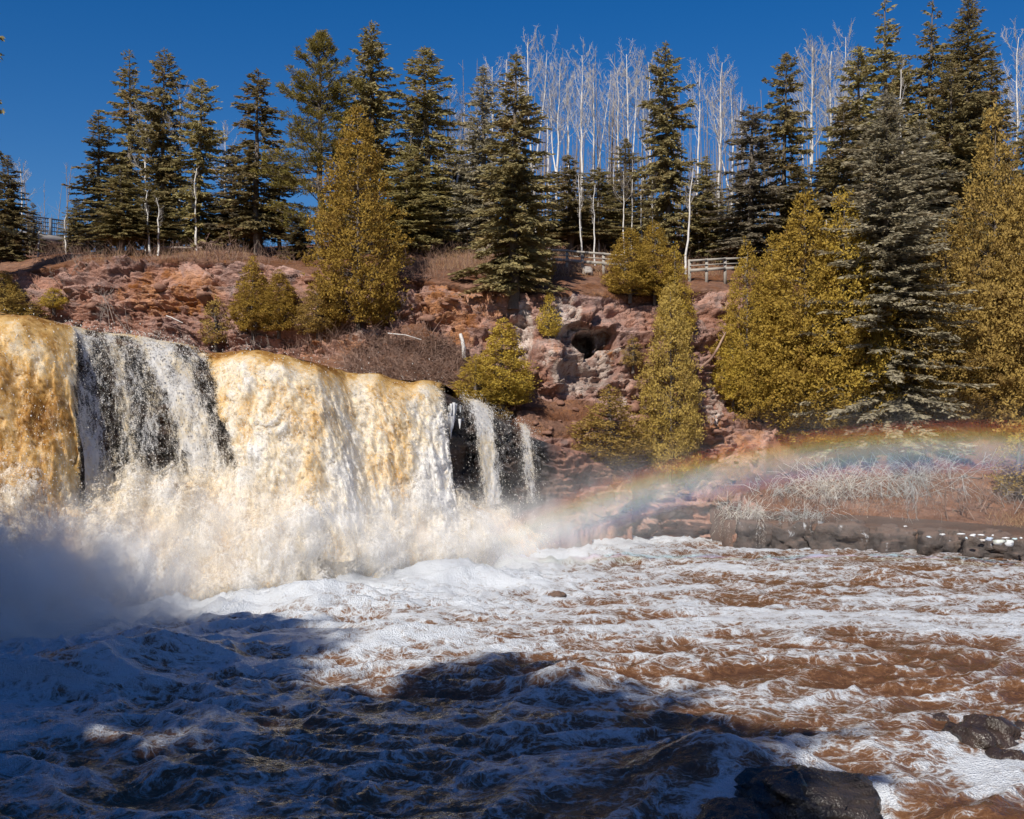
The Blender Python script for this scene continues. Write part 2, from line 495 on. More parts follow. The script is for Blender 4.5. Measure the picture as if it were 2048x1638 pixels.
def cliff_hit(px, py):
    """where the bank stands behind a photo pixel: the nearest vertex of that column"""
    c = int(np.clip(np.searchsorted(CPX, px), 1, NC - 2))
    best = None
    dy = np.abs(CQY[c] - py)
    k = np.where(dy < dy.min() + 3.0)[0]
    k = k[np.argmin(CP[c][k, 1])]
    return CP[c, k].copy()
def ground_z(px, Y):
    """height of the bank beyond the rim, at the distance Y"""
    c = int(np.clip(np.searchsorted(CPX, px), 1, NC - 2))
    r0 = int(np.argmax(ts >= 5.0))
    return float(np.interp(Y, CP[c][r0:, 1], CP[c][r0:, 2]))
def ground_at(px, Y):
    return np.array([(px - 1024) / F * Y, Y, ground_z(px, Y)])

t = NT("cliff_rock")
co = t.coord("Object")
st = t.n("ShaderNodeSeparateColor"); t.l(t.attr("stain", "Color"), st.inputs[0])
n1 = t.noise(co, 0.55, 6, 0.62); n2 = t.noise(co, 3.2, 6, 0.65); n3 = t.noise(co, 14, 4, 0.6); n4 = t.noise(co, 1.4, 5, .6)
strat = t.noise(t.mapping(co, (0.25, 0.25, 2.6)), 1.6, 5, 0.6, 0.5)
c = t.mix(t.range(n1, 0.35, 0.65), (0.40, 0.21, 0.15), (0.30, 0.182, 0.155))
c = t.mix(t.range(strat, 0.5, 0.72), c, (0.48, 0.275, 0.21))
c = t.mix(t.math('MULTIPLY', t.range(n2, 0.52, 0.72), 0.75), c, (0.175, 0.125, 0.116))
c = t.mix(t.math('MULTIPLY', t.range(n4, .52, .66), .7), c, (0.20, 0.15, 0.142))
c = t.mix(t.range(t.math('MULTIPLY', st.outputs[1], t.range(n2, 0.2, 0.6)), 0.12, 0.55), c, (0.37, 0.165, 0.072))
c = t.mix(t.range(t.math('MULTIPLY', st.outputs[0], t.range(n2, 0.75, 0.3)), 0.06, 0.42, 0, .9), c, (0.52, 0.43, 0.38))
up = t.n("ShaderNodeSeparateXYZ"); t.l(t.n("ShaderNodeNewGeometry").outputs["Normal"], up.inputs[0])
lich = t.math('MULTIPLY', t.range(up.outputs[2], 0.3, 0.8), t.range(n3, 0.35, 0.6))
c = t.mix(t.math('MULTIPLY', lich, 0.7), c, (0.2, 0.155, 0.14))
leaf = t.voro(co, 22, out="Color")
lfs = t.n("ShaderNodeSeparateColor"); t.l(leaf, lfs.inputs[0])
soilc = t.mix(t.range(n2, 0.35, 0.65), (0.13, 0.062, 0.04), (0.2, 0.095, 0.055))
soilc = t.mix(t.math('MULTIPLY', t.range(lfs.outputs[0], 0.6, 0.9), t.range(n1, .4, .65)), soilc, (0.27, 0.125, 0.05))
soilc = t.mix(t.math('MULTIPLY', t.range(n3, .55, .7), .5), soilc, (0.2, 0.15, 0.115))
c = t.mix(t.range(t.math('ADD', st.outputs[2], t.math('MULTIPLY', n2, 0.4)), 0.55, 0.85), c, soilc)
h = t.math('ADD', n2, t.math('MULTIPLY', n3, 0.35))
hv = t.n("ShaderNodeHueSaturation"); t.l(c, hv.inputs["Color"])
t.set(hv.inputs["Value"], t.math('MULTIPLY_ADD', t.attr("block"), .62, .72)); t.set(hv.inputs["Saturation"], t.math('MULTIPLY_ADD', t.attr("block"), -.35, 1.15))
speck = t.range(t.noise(co, 9, 6, .75), .56, .66)
c = t.mix(t.math('MULTIPLY', speck, .55), hv.outputs[0], (.085, .062, .055))
cliff_m = t.done(t.bsdf(c, 0.88, t.bump(h, 1.0, 0.2), spec=0.15))
cliff = tag(add("cliff", cliff_me, cliff_m), "red brown broken rock cliff with pale cave above the pool", "cliff", kind="structure")

# ------------------------------------------------------------------ near bank under the trees behind the camera
nx, ny = 80, 80
gx, gy = np.meshgrid(np.linspace(-90, 90, nx), np.linspace(-160, 24, ny), indexing='ij')
gz = np.interp(gy - 15 * sstep(-10, -20, gx), [-160, -60, -12, 0, 5, 7.5, 9], [14, 9, 3.6, 2.7, 1.3, -0.1, -1.4])
G = np.stack([gx, gy, gz], -1).reshape(-1, 3)
G[:, 2] += 0.25 * fbm(G * 0.4, 4, 5)
soil_t = NT("forest_soil")
co = soil_t.coord("Object"); a = soil_t.noise(co, 2.0, 6)
soil_m = soil_t.done(soil_t.bsdf(soil_t.mix(soil_t.range(a, .35, .65), (0.1, 0.06, 0.04), (0.19, 0.11, 0.06)), 0.9, soil_t.bump(a, .6, .1)))
tag(add("near_bank", mesh_np("near_bank", G, grid_faces(nx, ny), True), soil_m), "brown forest soil of the near bank sloping to the pool", "ground", kind="structure")
# pool bed
bx = np.array([[-120, 4, -1.6], [120, 4, -1.6], [120, 60, -1.6], [-120, 60, -1.6]], float)
tag(add("pool_bed", mesh_np("pool_bed", bx, np.array([[0, 1, 2, 3]])), soil_m), "brown bed under the pool water", "ground", kind="structure")

# ------------------------------------------------------------------ the rock step of the falls
LIP = np.array([(-350, 615, 31), (-150, 628, 31.4), (-60, 638, 31.8), (0, 644, 32), (60, 652, 32.3), (110, 664, 32.9), (160, 676, 33.8), (220, 684, 34.7), (300, 694, 35.6), (370, 708, 36.4), (392, 730, 37.0),
                (420, 724, 37.2), (480, 719, 36.9), (560, 726, 36.9), (630, 742, 37.6), (690, 764, 39.2), (760, 771, 39.9), (850, 778, 41), (880, 780, 41.6), (930, 806, 42.5), (1000, 836, 43.6), (1060, 872, 44.6), (1100, 886, 45), (1180, 905, 46.5), (1260, 935, 48.5)], float)
lipz = CAMZ + (HY - LIP[:, 1]) / F * LIP[:, 2]
def lip(px):
    return np.interp(px, LIP[:, 0], LIP[:, 2]), np.interp(px, LIP[:, 0], lipz)
nc, rows = 500, [(0, 10), (1, 46), (2, 40), (3, 12), (4, 14), (5, 4)]
cpx = np.linspace(-350, 1260, nc)
LY, LZ = lip(cpx)
ky = np.stack([LY - 1.0, LY - 0.9, LY - 0.55, LY - 0.2, LY + 0.1, LY + 4, LY + 14], 1)
kz = np.stack([LY * 0 - 1.7, np.minimum(1.0, LZ * .2), LZ * 0.55, LZ - 0.35, LZ - 0.05, LZ + 0.05, LZ - 0.2], 1)
tr = np.concatenate([np.linspace(j, j + 1, n, endpoint=False) for j, n in rows] + [[6]])
jj = np.minimum(tr.astype(int), 5); ff = tr - jj
Yf = ky[:, jj] * (1 - ff) + ky[:, jj + 1] * ff; Zf = kz[:, jj] * (1 - ff) + kz[:, jj + 1] * ff
Xf = (cpx[:, None] - 1024) / F * LY[:, None] + 0 * Yf
Q = np.stack([Xf, Yf, Zf], -1).reshape(-1, 3)
w = np.repeat(sstep(4.6, 3.6, tr)[None], nc, 0).ravel()
wqv = np.stack([noise3(Q * .4, 1), noise3(Q * .4 + 20, 2), noise3(Q * .4 + 40, 3)], 1)
F1, F2, rid, vec = worley((Q + wqv * .7) / np.array([1.5, 1.5, .8]), 15, True)
dd = (rid - .5) * .7 - 0.08 * sstep(.08, 0, F2 - F1) + vec[:, 0] * (np.modf(rid * 37)[0] - .5) * .8 + vec[:, 2] * (np.modf(rid * 91)[0] - .3) * .6
F1, F2, rid, vec = worley((Q + wqv * .5) / np.array([.6, .6, .3]), 18, True)
dd += (rid - .5) * .26 + 0.4 * noise3(Q * np.array([.3, .3, 1.3]), 16) + .14 * fbm(Q * 2.5, 4, 17) + vec[:, 2] * .2
Q[:, 1] -= w * dd
Q[:, 2] += (1 - w) * 0.1 * noise3(Q * .6, 19)
t = NT("wet_rock")
co = t.coord("Object"); n1 = t.noise(co, .8, 5); n2 = t.noise(co, 5, 5, .65)
c = t.mix(t.range(n1, .4, .65), (0.035, 0.037, 0.042), (0.085, 0.056, 0.044))
c = t.mix(t.range(n2, .55, .75), c, (0.1, 0.06, 0.042))
dryc = t.mix(t.range(n1, .4, .6), (0.2, 0.1, 0.075), (0.3, 0.16, 0.11)); dryc = t.mix(t.range(n2, .5, .7), dryc, (.12, .085, .08))
c = t.mix(t.attr("dry"), c, dryc)
wet_m = t.done(t.bsdf(c, t.range(t.math('ADD', n2, t.attr("dry")), .3, .9, .2, .8), t.bump(n2, .8, .12), spec=.4))
dry = sstep(1075, 1130, np.repeat(cpx, len(tr)) + 40 * noise3(Q * .8, 23))
tag(add("falls_ledge", mesh_np("falls_ledge", Q, grid_faces(nc, len(tr)), attrs={"dry": dry}), wet_m), "black wet rock step behind the falling water", "rock ledge", kind="structure")
# ------------------------------------------------------------------ pool water
nr_, nc_ = 480, 560
yy = np.concatenate([np.linspace(5.5, 11, 20, endpoint=False), 11 * (53 / 11) ** np.linspace(0, 1, nr_ - 20)])
ss = np.linspace(-0.66, 0.66, nc_)
Yg, Sg = np.meshgrid(yy, ss, indexing='ij')
Xg = Sg * (Yg + 1.5)
W = np.stack([Xg, Yg, 0 * Xg], -1).reshape(-1, 3)
x, y = W[:, 0], W[:, 1]
PXw = 1024 + x / y * F; PYw = HY + CAMZ / y * F
# turbulence is strongest under the falls (left and back) and dies to the right
base_y = np.interp(PXw, [-500, 0, 300, 600, 900, 1080, 1300], [22, 25, 30.5, 33, 36.5, 40, 48])
dist = np.clip(base_y - y, 0, 60) + np.clip((PXw - 1000) / 60, 0, 60)
turb = 0.35 + 0.9 * np.exp(-dist / 7.0) + 0.25 * np.exp(-((PXw - 1130) ** 2 / 150 ** 2 + (y - 20.5) ** 2 / 9))
warp = np.stack([fbm(W * 0.25, 2, 101), fbm(W * 0.25 + 50, 2, 102), 0 * x], 1)
Wd = W + warp * 1.6
def ridged(Pq, seed):
    n = noise3(Pq, seed)
    return (1 - np.abs(n) * 1.7) ** 2
w1 = noise3(Wd * np.array([0.16, 0.34, 0]) + 3, 111)
w2 = ridged(Wd * np.array([0.42, 0.75, 0]) + 7, 112)
w3 = ridged(Wd * np.array([1.05, 1.6, 0]) + 9, 113)
w4 = fbm(Wd * np.array([2.6, 3.6, 0]) + 5, 3, 114)
w5 = fbm(W * np.array([8.0, 10.0, 0]) + 5, 2, 115)
near = sstep(40, 14, y)
hgt = turb * (0.34 * w1 + 0.36 * (w2 - 0.4) + 0.17 * (w3 - 0.4) + 0.085 * w4 + 0.015 * w5)
# a swell and trough where boulders lie just under the surface
def bumpw(px, py, a, rx, ry):
    yb = CAMZ * F / (py - HY); xb = (px - 1024) / F * yb
    return a * np.exp(-((x - xb) / rx) ** 2 - ((y - yb) / ry) ** 2)
hgt += bumpw(1130, 1380, 0.35, 0.8, 0.7) + bumpw(1800, 1515, 0.25, 0.7, 0.5) + bumpw(1430, 1560, 0.5, 1.3, 0.9) + bumpw(1780, 1165, 0.35, 0.9, 0.8) - bumpw(1720, 1640, 0.45, 0.9, 0.7) + bumpw(470, 1545, .3, .9, .5) + bumpw(1900, 1640, 0.2, 1.2, .8)
hgt += bumpw(900, 1165, .5, 1.6, 1.2) + bumpw(640, 1220, .5, 1.8, 1.4) + bumpw(780, 1290, .4, 1.8, 1.0)+ bumpw(330, 1330, .5, 1.8, 1.4)+ bumpw(120, 1370, .5, 1.5, 1.4)
# foam: lace of warped cell edges plus drifting mats
q1 = W * np.array([0.5, 0.85, 0]) + np.stack([fbm(W * 0.5, 3, 121), fbm(W * 0.5 + 30, 3, 122), 0 * x], 1) * 1.1
F1, F2, rid, vec = worley(q1, 131)
lace1 = sstep(0.3, 0.02, F2 - F1)
q2 = W * np.array([1.3, 2.0, 0]) + np.stack([fbm(W * 1.1, 3, 123), fbm(W * 1.1 + 30, 3, 124), 0 * x], 1) * 0.9
F1, F2, rid2, vec = worley(q2, 132)
lace2 = sstep(0.34, 0.02, F2 - F1)
mats = fbm(Wd * np.array([0.2, 0.5, 0]), 4, 141)
gran = fbm(Wd * np.array([1.7, 2.4, 0]), 5, 142, gain=.6)
cover = 0.075 + 0.55 * np.exp(-dist / 8.0) + .0 * sstep(20, 27, y) + 0.04 * sstep(48, 40, y) * sstep(18, 27, y) + .07 * sstep(22, 15, y)
cover += -0.14 * sstep(1500, 1900, PXw) * sstep(1250, 1400, PYw) - 0.06 * sstep(1420, 1600, PYw) * sstep(1100, 600, PXw) + 0.13 * np.exp(-((PYw - 1245) / 40) ** 2) * sstep(1000, 1150, PXw)
foam = cover + 0.44 * mats + 0.30 * gran + 0.20 * (w2 - .45) + 0.10 * (w3 - .45) + 0.12 * (lace1 - .4)
foam += 0.22 * np.exp(-((x - 8.6) / .55) ** 2 - ((y - 16.3) / .5) ** 2) + .25 * np.exp(-((x - 6.1) / .35) ** 2 - ((y - 14.2) / .9) ** 2)
for (rpx, rpy, rr_) in ((1600, 1600, .95), (1480, 1640, .6), (1965, 1515, .62), (2015, 1550, .5), (1872, 1446, .4), (1114, 1200, .45)):
    yr = CAMZ * F / (rpy - HY); xr = (rpx - 1024) / F * yr; dr_ = np.hypot(x - xr, y - yr + .1)
    foam += .20 * np.exp(-((dr_ - rr_) / .2) ** 2)
f01 = sstep(0.1, 0.5, foam + .2 * lace1 + .12 * lace2)
hgt += 0.05 * f01 + 0.035 * f01 * np.clip(fbm(W * 5.0, 3, 151), -1, 1)
# keep the water below the banks
W[:, 2] = hgt
W[:, 0] += turb * 0.12 * noise3(Wd * 0.9 + 70, 161)
t = NT("pool_water")
co = t.coord("Object")
fo = t.attr("foam")
wv = t.n("ShaderNodeTexNoise"); t.l(co, wv.inputs["Vector"]); wv.inputs["Scale"].default_value = 1.1; wv.inputs["Detail"].default_value = 4
def vadd(vec, col_, k):
    m1 = t.n("ShaderNodeVectorMath", operation='SCALE'); t.l(col_, m1.inputs[0]); m1.inputs["Scale"].default_value = k
    m2 = t.n("ShaderNodeVectorMath", operation='ADD'); t.l(vec, m2.inputs[0]); t.l(m1.outputs[0], m2.inputs[1]); return m2.outputs[0]
cw = vadd(co, wv.outputs["Color"], 1.3)
flat = t.mapping(cw, (1.0, 1.5, .2))
l1 = t.range(t.voro(flat, 1.6, 'DISTANCE_TO_EDGE'), .16, .0); l2 = t.range(t.voro(flat, 4.4, 'DISTANCE_TO_EDGE'), .17, .0); l3 = t.range(t.voro(flat, 12, 'DISTANCE_TO_EDGE'), .2, .0)
nfine = t.noise(co, 9.0, 5, 0.7); bub = t.voro(co, 30); bub2 = t.voro(co, 75)
ff_ = t.math('ADD', fo, t.math('MULTIPLY_ADD', l1, .17, -.04))
ff_ = t.math('ADD', ff_, t.math('MULTIPLY_ADD', l2, .13, -.04))
ff_ = t.math('ADD', ff_, t.math('MULTIPLY_ADD', l3, .10, -.03))
ff_ = t.math('ADD', ff_, t.math('MULTIPLY_ADD', nfine, .5, -.26))
fm = t.range(ff_, 0.10, 0.36)
thin = t.range(ff_, -0.12, 0.2)
wc = t.mix(t.noise(co, .35, 3), (0.066, 0.031, 0.015), (0.102, 0.047, 0.021))
wc = t.mix(t.math('MULTIPLY', thin, 0.45), wc, (0.25, 0.13, 0.065))
wh = t.math('ADD', t.noise(co, 4.5, 4, .6), t.math('MULTIPLY', t.noise(co, 18, 2), .25))
wat = t.bsdf(wc, 0.10, t.bump(wh, 0.4, 0.14), spec=0.5, IOR=1.33)
fh = t.math('ADD', t.math('MULTIPLY', bub2, .5), t.math('ADD', bub, nfine))
fcol = t.mix(t.range(ff_, 0.15, 0.55), (0.40, 0.37, 0.36), (0.70, 0.74, 0.80))
fb = t.bsdf(fcol, 0.3, t.bump(fh, .8, .06), spec=0.5)
water_m = t.done(t.mixsh(fm, wat, fb))
pool = tag(add("pool_water", mesh_np("pool_water", W, grid_faces(nr_, nc_), True, attrs={"foam": foam}), water_m), "rusty brown churning pool streaked with white foam", "water", kind="structure")

# ------------------------------------------------------------------ waterfall
def water_mat(name, alpha=False, tan_bias=0.0, sc=1.0):
    t = NT(name)
    co = t.coord("Object")
    stretch = t.mapping(co, (1, 1, 0.28))
    n1 = t.noise(stretch, 1.5 * sc, 5, .65, .4); n2 = t.noise(co, 7 * sc, 5, .7); n3 = t.noise(co, 22, 3, .7)
    tanv = t.math('ADD', t.attr("tan"), t.math('ADD', t.math('MULTIPLY_ADD', n1, 1.1, -.55), t.math('MULTIPLY_ADD', n2, .7, -.35)))
    tanv = t.math('ADD', tanv, tan_bias)
    c = t.ramp(tanv, [(0.0, (0.90, 0.89, 0.88)), (0.26, (0.90, 0.78, 0.58)), (0.50, (0.80, 0.52, 0.20)), (0.76, (0.42, 0.21, 0.045)), (1.0, (0.20, 0.08, 0.016))])
    h = t.math('ADD', n2, t.math('MULTIPLY', n3, .6))
    s = t.bsdf(c, .5, t.bump(h, .28, .05), spec=.3)
    tr = t.n("ShaderNodeBsdfTranslucent"); t.l(c, tr.inputs["Color"])
    s = t.mixsh(.38, s, tr.outputs[0])
    al = t.attr("cov")
    hi = t.noise(t.mapping(co, (1, 1, .25)), 7.5, 6, .75, .3)
    dots = t.noise(co, 26, 3, .75)
    a = t.math('ADD', al, t.math('ADD', t.math('MULTIPLY_ADD', hi, 1.3, -.65), t.math('MULTIPLY_ADD', dots, .9, -.45)))
    a = t.range(a, .30, .74)
    tp = t.n("ShaderNodeBsdfTransparent")
    return t.done(t.mixsh(a, tp.outputs[0], s))
fall_m = water_mat("falling_water")

fall_pts = []      # sample points for flying drops
def curtain(name, left, right, nu, nv, fwd, s_end, amp, label, thick=1.0, cov=None, tan=None, parent=None, zbase=2.4, seed=0, back=2.5, offs=0.0, layers=(), bulge=0.0):
    """a sheet of water from upstream of the lip over it and down; left(t) and right(t) give the photo columns of its edges"""
    u = np.linspace(0, 1, nu); v = np.concatenate([np.linspace(-0.25, 0, max(6, nv // 10), endpoint=False), np.linspace(0, 1, nv)])
    U, V = np.meshgrid(u, v, indexing='ij')
    tv = np.clip(V, 0, 1)
    px = left(tv) * (1 - U) + right(tv) * U
    ew = np.abs(U - .5) * 2
    px = px + 16 * noise3(np.stack([tv.ravel() * 4 + seed, U.ravel() * 1.5, 0 * U.ravel()], 1), 77 + seed).reshape(U.shape) * np.clip(tv * 4, 0, 1) * ew ** 3
    ptop = left(tv * 0) * (1 - U) + right(tv * 0) * U
    LY, LZ = lip(ptop)
    zb = zbase(px) if callable(zbase) else zbase
    Z = np.where(V < 0, LZ + 0.32 - 0.1 * (V / 0.25) * -1 * 0, LZ + 0.32 - (LZ + 0.32 - zb) * (0.18 * tv + 0.82 * tv ** 1.8))
    fw = fwd * (1 + bulge * noise3(np.stack([ptop.ravel() / 95.0 + seed, 0 * U.ravel(), 0 * U.ravel()], 1), 90).reshape(U.shape) * (.4 + .6 * tv))
    Yc = np.where(V < 0, LY - 0.1 - V / 0.25 * back, LY - 0.1 - fw * (0.75 * tv ** 0.7 + .25 * tv)) - offs
    X = (px - 1024) / F * (LY - 0.1 - fwd * tv * .5)
    Z = Z + (.20 * noise3(np.stack([X.ravel() * .33 + 3 * seed, 0 * X.ravel(), 0 * X.ravel() + seed], 1), 81) + .24 * noise3(np.stack([X.ravel() * .9, 0 * X.ravel(), 0 * X.ravel() + seed], 1), 79) + .08 * noise3(np.stack([X.ravel() * 2.6, 0 * X.ravel(), 0 * X.ravel() + seed], 1), 80)).reshape(X.shape) * (.4 + .6 * thick)
    Pq = np.stack([X, Yc, Z], -1).reshape(-1, 3)
    tvf, Uf = tv.ravel(), U.ravel()
    st = np.array([1.0, 1.0, 0.2])
    edge = np.minimum(Uf, 1 - Uf) * 2
    n = 0.9 * fbm(Pq * st * 0.55 + seed, 3, 200 + seed) + 0.6 * fbm(Pq * np.array([1, 1, .32]) * 1.1 + seed, 3, 210 + seed, billow=True) * (0.35 + .65 * tvf) + .55 * fbm(Pq * np.array([1, 1, .75]) * 1.9 + seed, 4, 220 + seed, billow=True, gain=.6) * sstep(.08, .4, tvf) + .09 * fbm(Pq * np.array([1, 1, .3]) * 5 + seed, 4, 215 + seed, gain=.6)
    amt = amp * (0.25 + 0.75 * sstep(0, .5, tvf)) * thick
    Pq[:, 1] -= n * amt
    Pq[:, 2] += 0.4 * amt * fbm(Pq * 1.2, 3, 230 + seed) * sstep(-.1, .2, tvf)
    cv = np.clip(0.35 + 2.2 * edge, 0, 1.6) if cov is None else cov(Uf, tvf, Pq, edge)
    tn = np.full(len(Pq), 0.3) if tan is None else tan(Uf, tvf, Pq, n)
    me = mesh_np(name, Pq, grid_faces(nu, len(v)), True, attrs={"cov": cv, "tan": tn})
    o = add(name, me, fall_m, parent)
    o["label"] = label
    for k, (off, ca) in enumerate(layers):          # torn outer sheets of spray
        Pl = Pq.reshape(nu, len(v), 3)[::2, ::2].reshape(-1, 3).copy(); tl = tvf.reshape(nu, -1)[::2, ::2].ravel()
        Pl[:, 1] -= off * (.2 + .8 * tl) * (1 + .8 * fbm(Pl * .9 + 5 * k, 3, 260 + seed + k))
        Pl[:, 2] += .25 * off
        sub = lambda q: q.reshape(nu, len(v))[::2, ::2].ravel()
        ol = add("spray_sheet", mesh_np("spray_sheet", Pl, grid_faces((nu + 1) // 2, (len(v) + 1) // 2), True, attrs={"cov": np.minimum(sub(cv), 1.0) * ca * sstep(0, .25, tl), "tan": sub(tn) * .6 - .06}), fall_m, o)
    fall_pts.append((Pq, tvf, cv))
    return o
falls = tag(empty("waterfall", (-8, 34, 0)), "cream and tawny waterfall plunging over dark rock into the pool", "waterfall", kind="structure")
def ip(xs, ys): return lambda t: np.interp(t, xs, ys)
FO = np.array([-8.0, 34.0, 0.0])
def under_falls(o):
    o.location = tuple(-FO)
    return o
under_falls(curtain("curtain", ip([0, 1], [-330, -330]), ip([0, .3, .7, 1], [160, 180, 202, 207]), 200, 150, 3.6, 1, 0.62, "thick tawny brown curtain at the left edge of the falls", parent=falls, seed=1, zbase=0.2, layers=((.25, .36),), bulge=.2,
        tan=lambda U, t, P, n: 0.56 + .6 * fbm(P * np.array([.9, .9, .35]), 3, 371) - 0.55 * sstep(.0, .55, n) + .12 * sstep(.5, 0, t) - 0.3 * sstep(.96, 1, U), cov=lambda U, t, P, e: np.clip(.3 + 22 * (1 - U), 0, 1.6)))
under_falls(curtain("curtain", ip([0, .5, 1], [408, 462, 560]), ip([0, .5, 1], [887, 900, 925]), 264, 170, 4.2, 1, 0.75, "broad cream curtain in the middle of the falls", parent=falls, seed=4, zbase=.8, layers=((.35, .40), (.7, .24)), bulge=.16,
        tan=lambda U, t, P, n: 0.44 + .5 * fbm(P * np.array([.7, .7, .4]), 3, 372) - .28 * sstep(0, .5, n) + .30 * sstep(.22, 0.02, t) - .14 * sstep(.12, .35, t) - .12 * sstep(.4, .8, t) - .2 * sstep(.75, 1, U), cov=lambda U, t, P, e: np.clip(.25 + 9 * np.minimum(U * 1.4, (1 - U)) + .35 * t, 0, 1.6) - .6 * np.exp(-((U - .87) / .03) ** 2) * sstep(.4, .15, t)))
def veil_cov(U, t, P, e):
    s = fbm(np.stack([P[:, 0] * 1.1, 0 * P[:, 0], P[:, 2] * .12], 1), 4, 301)
    s2 = noise3(np.stack([P[:, 0] * 4.5, 0 * P[:, 0], P[:, 2] * .25], 1), 305)
    lanes = .75 * np.exp(-((U - .10 - .03 * t) / .05) ** 2) * sstep(.5, .1, t) + .75 * np.exp(-((U - .52 - .14 * t) / .055) ** 2) + .6 * np.exp(-((U - .66 - .10 * t) / .06) ** 2)+ .35 * np.exp(-((U - .3 + .02 * t) / .04) ** 2)
    return 0.44 + .42 * s + .2 * s2 + lanes * .55 - .06 + .5 * sstep(.09, .0, t) * sstep(-.2, .3, s) + .9 * sstep(.84, 1.0, t) + .26 * sstep(.16, 0.02, U) + .25 * sstep(.6, 1, t) * sstep(.35, 0, U)
under_falls(curtain("curtain", ip([0, 1], [138, 190]), ip([0, .5, 1], [405, 480, 560]), 200, 120, 1.5, 1, .2, "thin white veil over black rock between the thick curtains", parent=falls, seed=8, zbase=2.4, cov=veil_cov, tan=lambda U, t, P, n: 0.10 + .25 * sstep(.12, 0, t), back=2.0, bulge=.15))
def veil2_cov(U, t, P, e):
    s = fbm(np.stack([P[:, 0] * 1.6, 0 * P[:, 0], P[:, 2] * .16], 1), 4, 311)
    lane = .7 * np.exp(-((U - .25 - .08 * t) / .12) ** 2) + .45 * np.exp(-((U - .8 - .03 * t) / .06) ** 2) * sstep(-.05, .1, t)
    return .24 + .45 * s + lane * (1.05 - .45 * t) - .4 * sstep(.06, 0, U) - .5 * sstep(.92, 1, U)
under_falls(curtain("curtain", ip([0, 1], [912, 935]), ip([0, .5, 1], [1075, 1088, 1092]), 150, 120, 1.5, 1, .16, "thin side cascade trickling over the right end of the ledge", parent=falls, seed=12, zbase=2.0, cov=veil2_cov, tan=lambda U, t, P, n: 0.08 + .2 * sstep(.2, 0, t), back=.8))

# river sheet above the lip
rp = np.linspace(-350, 900, 80); LYr, LZr = lip(rp)
rv = np.linspace(0, 1, 14)
Rg = np.stack([((rp[:, None] - 1024) / F * LYr[:, None]) * np.ones((1, 14)), LYr[:, None] + .8 + rv[None] * 13, (LZr[:, None] + .30) * np.ones((1, 14)) - .08 * rv[None]], -1).reshape(-1, 3)
Rg[:, 2] += .06 * fbm(Rg * .8, 3, 9)
t2 = NT("river_water"); cc = t2.coord("Object"); nn = t2.noise(cc, 3, 4)
river_m = t2.done(t2.bsdf(t2.mix(t2.range(nn, .5, .65), (.13, .055, .02), (.6, .5, .38)), .2, t2.bump(nn, .4, .1), spec=.5))
tag(add("river_water", mesh_np("river_water", Rg, grid_faces(80, 14), True), river_m), "brown river sliding to the lip of the falls", "water", kind="structure")

# the boiling white plume at the foot
nu, nv = 360, 164
ppx = np.linspace(-330, 1125, nu); pv = np.linspace(0, 1, nv)
LYp, LZp = lip(ppx)
yb_ = LYp - 1.2
yf_ = np.interp(ppx, [-330, 0, 200, 300, 600, 900, 1080, 1125], [23, 25.0, 28, 29.8, 31.6, 35.8, 40.5, 42.5])
ztop_py = np.interp(ppx, [-330, 0, 90, 180, 230, 300, 540, 750, 900, 1000, 1060, 1125], [950, 985, 1015, 1000, 965, 955, 972, 975, 990, 1030, 1062, 1098])
zt = np.maximum(CAMZ + (HY - ztop_py) / F * (yb_ - 1.8), .02)
prof_z = np.cos(np.pi / 2 * np.clip((pv - .12) / .88, 0, 1)) ** .8 * np.interp(pv, [0, .12, 1], [.35, 1, 1])
Yp = yb_[:, None] * (1 - pv)[None] + yf_[:, None] * pv[None]
Zp = zt[:, None] * prof_z[None] - .3 * pv[None] ** 6
Xp = (ppx[:, None] - 1024) / F * ((yb_ + yf_) / 2)[:, None] * np.ones((1, nv))
Pm = np.stack([Xp, Yp, Zp], -1)
du = np.gradient(Pm, axis=0); dv = np.gradient(Pm, axis=1)
Nm = np.cross(dv, du); Nm /= np.linalg.norm(Nm, axis=2)[..., None] + 1e-9
if Nm[nu // 2, nv // 2, 2] < 0: Nm = -Nm
Pm0 = Pm.reshape(-1, 3); Nm = Nm.reshape(-1, 3)
b1 = fbm(Pm0 * .42, 3, 401, billow=True); b2 = fbm(Pm0 * 1.3, 3, 411, billow=True, gain=.55); b3 = fbm(Pm0 * 5.5, 4, 421, gain=.6)
size = np.repeat(np.clip(zt / 3.0, .12, 1), nv)
dsp = (.95 * b1 + .55 * b2 + .09 * b3) * size
pvf = np.tile(pv, nu)
Pm = Pm0 + Nm * dsp[:, None]
tanp = .27 + .5 * np.clip(-b2 * .7 - b1 * .6, -.4, .7) + .28 * noise3(Pm * .3, 431) * sstep(1, .3, pvf) - .15 * sstep(.7, 1, pvf)
covp = 1.35 - 1.1 * sstep(.88, 1.0, pvf) - 0.95 * np.repeat(sstep(960, 1120, ppx), nv) - .7 * sstep(.12, 0, pvf)
plume = under_falls(add("foam_plume", mesh_np("foam_plume", Pm, grid_faces(nu, nv), True, attrs={"cov": covp, "tan": tanp}), fall_m, falls))
plume["label"] = "boiling cream foam at the foot of the falls"
for k, (off, ca) in enumerate(((.28, .55), (.6, .40), (1.0, .26))):
    sel = np.arange(nu * nv).reshape(nu, nv)[::2, ::2].ravel()
    Pl = Pm0[sel] + Nm[sel] * (dsp[sel] + off * size[sel] * (1 + .9 * fbm(Pm0[sel] * .7 + 9 * k, 3, 441 + k)))[:, None]
    add("spray_sheet", mesh_np("spray_sheet", Pl, grid_faces(nu // 2, nv // 2), True, attrs={"cov": np.minimum(covp[sel], 1) * ca, "tan": tanp[sel] * .6 - .05}), fall_m, plume)

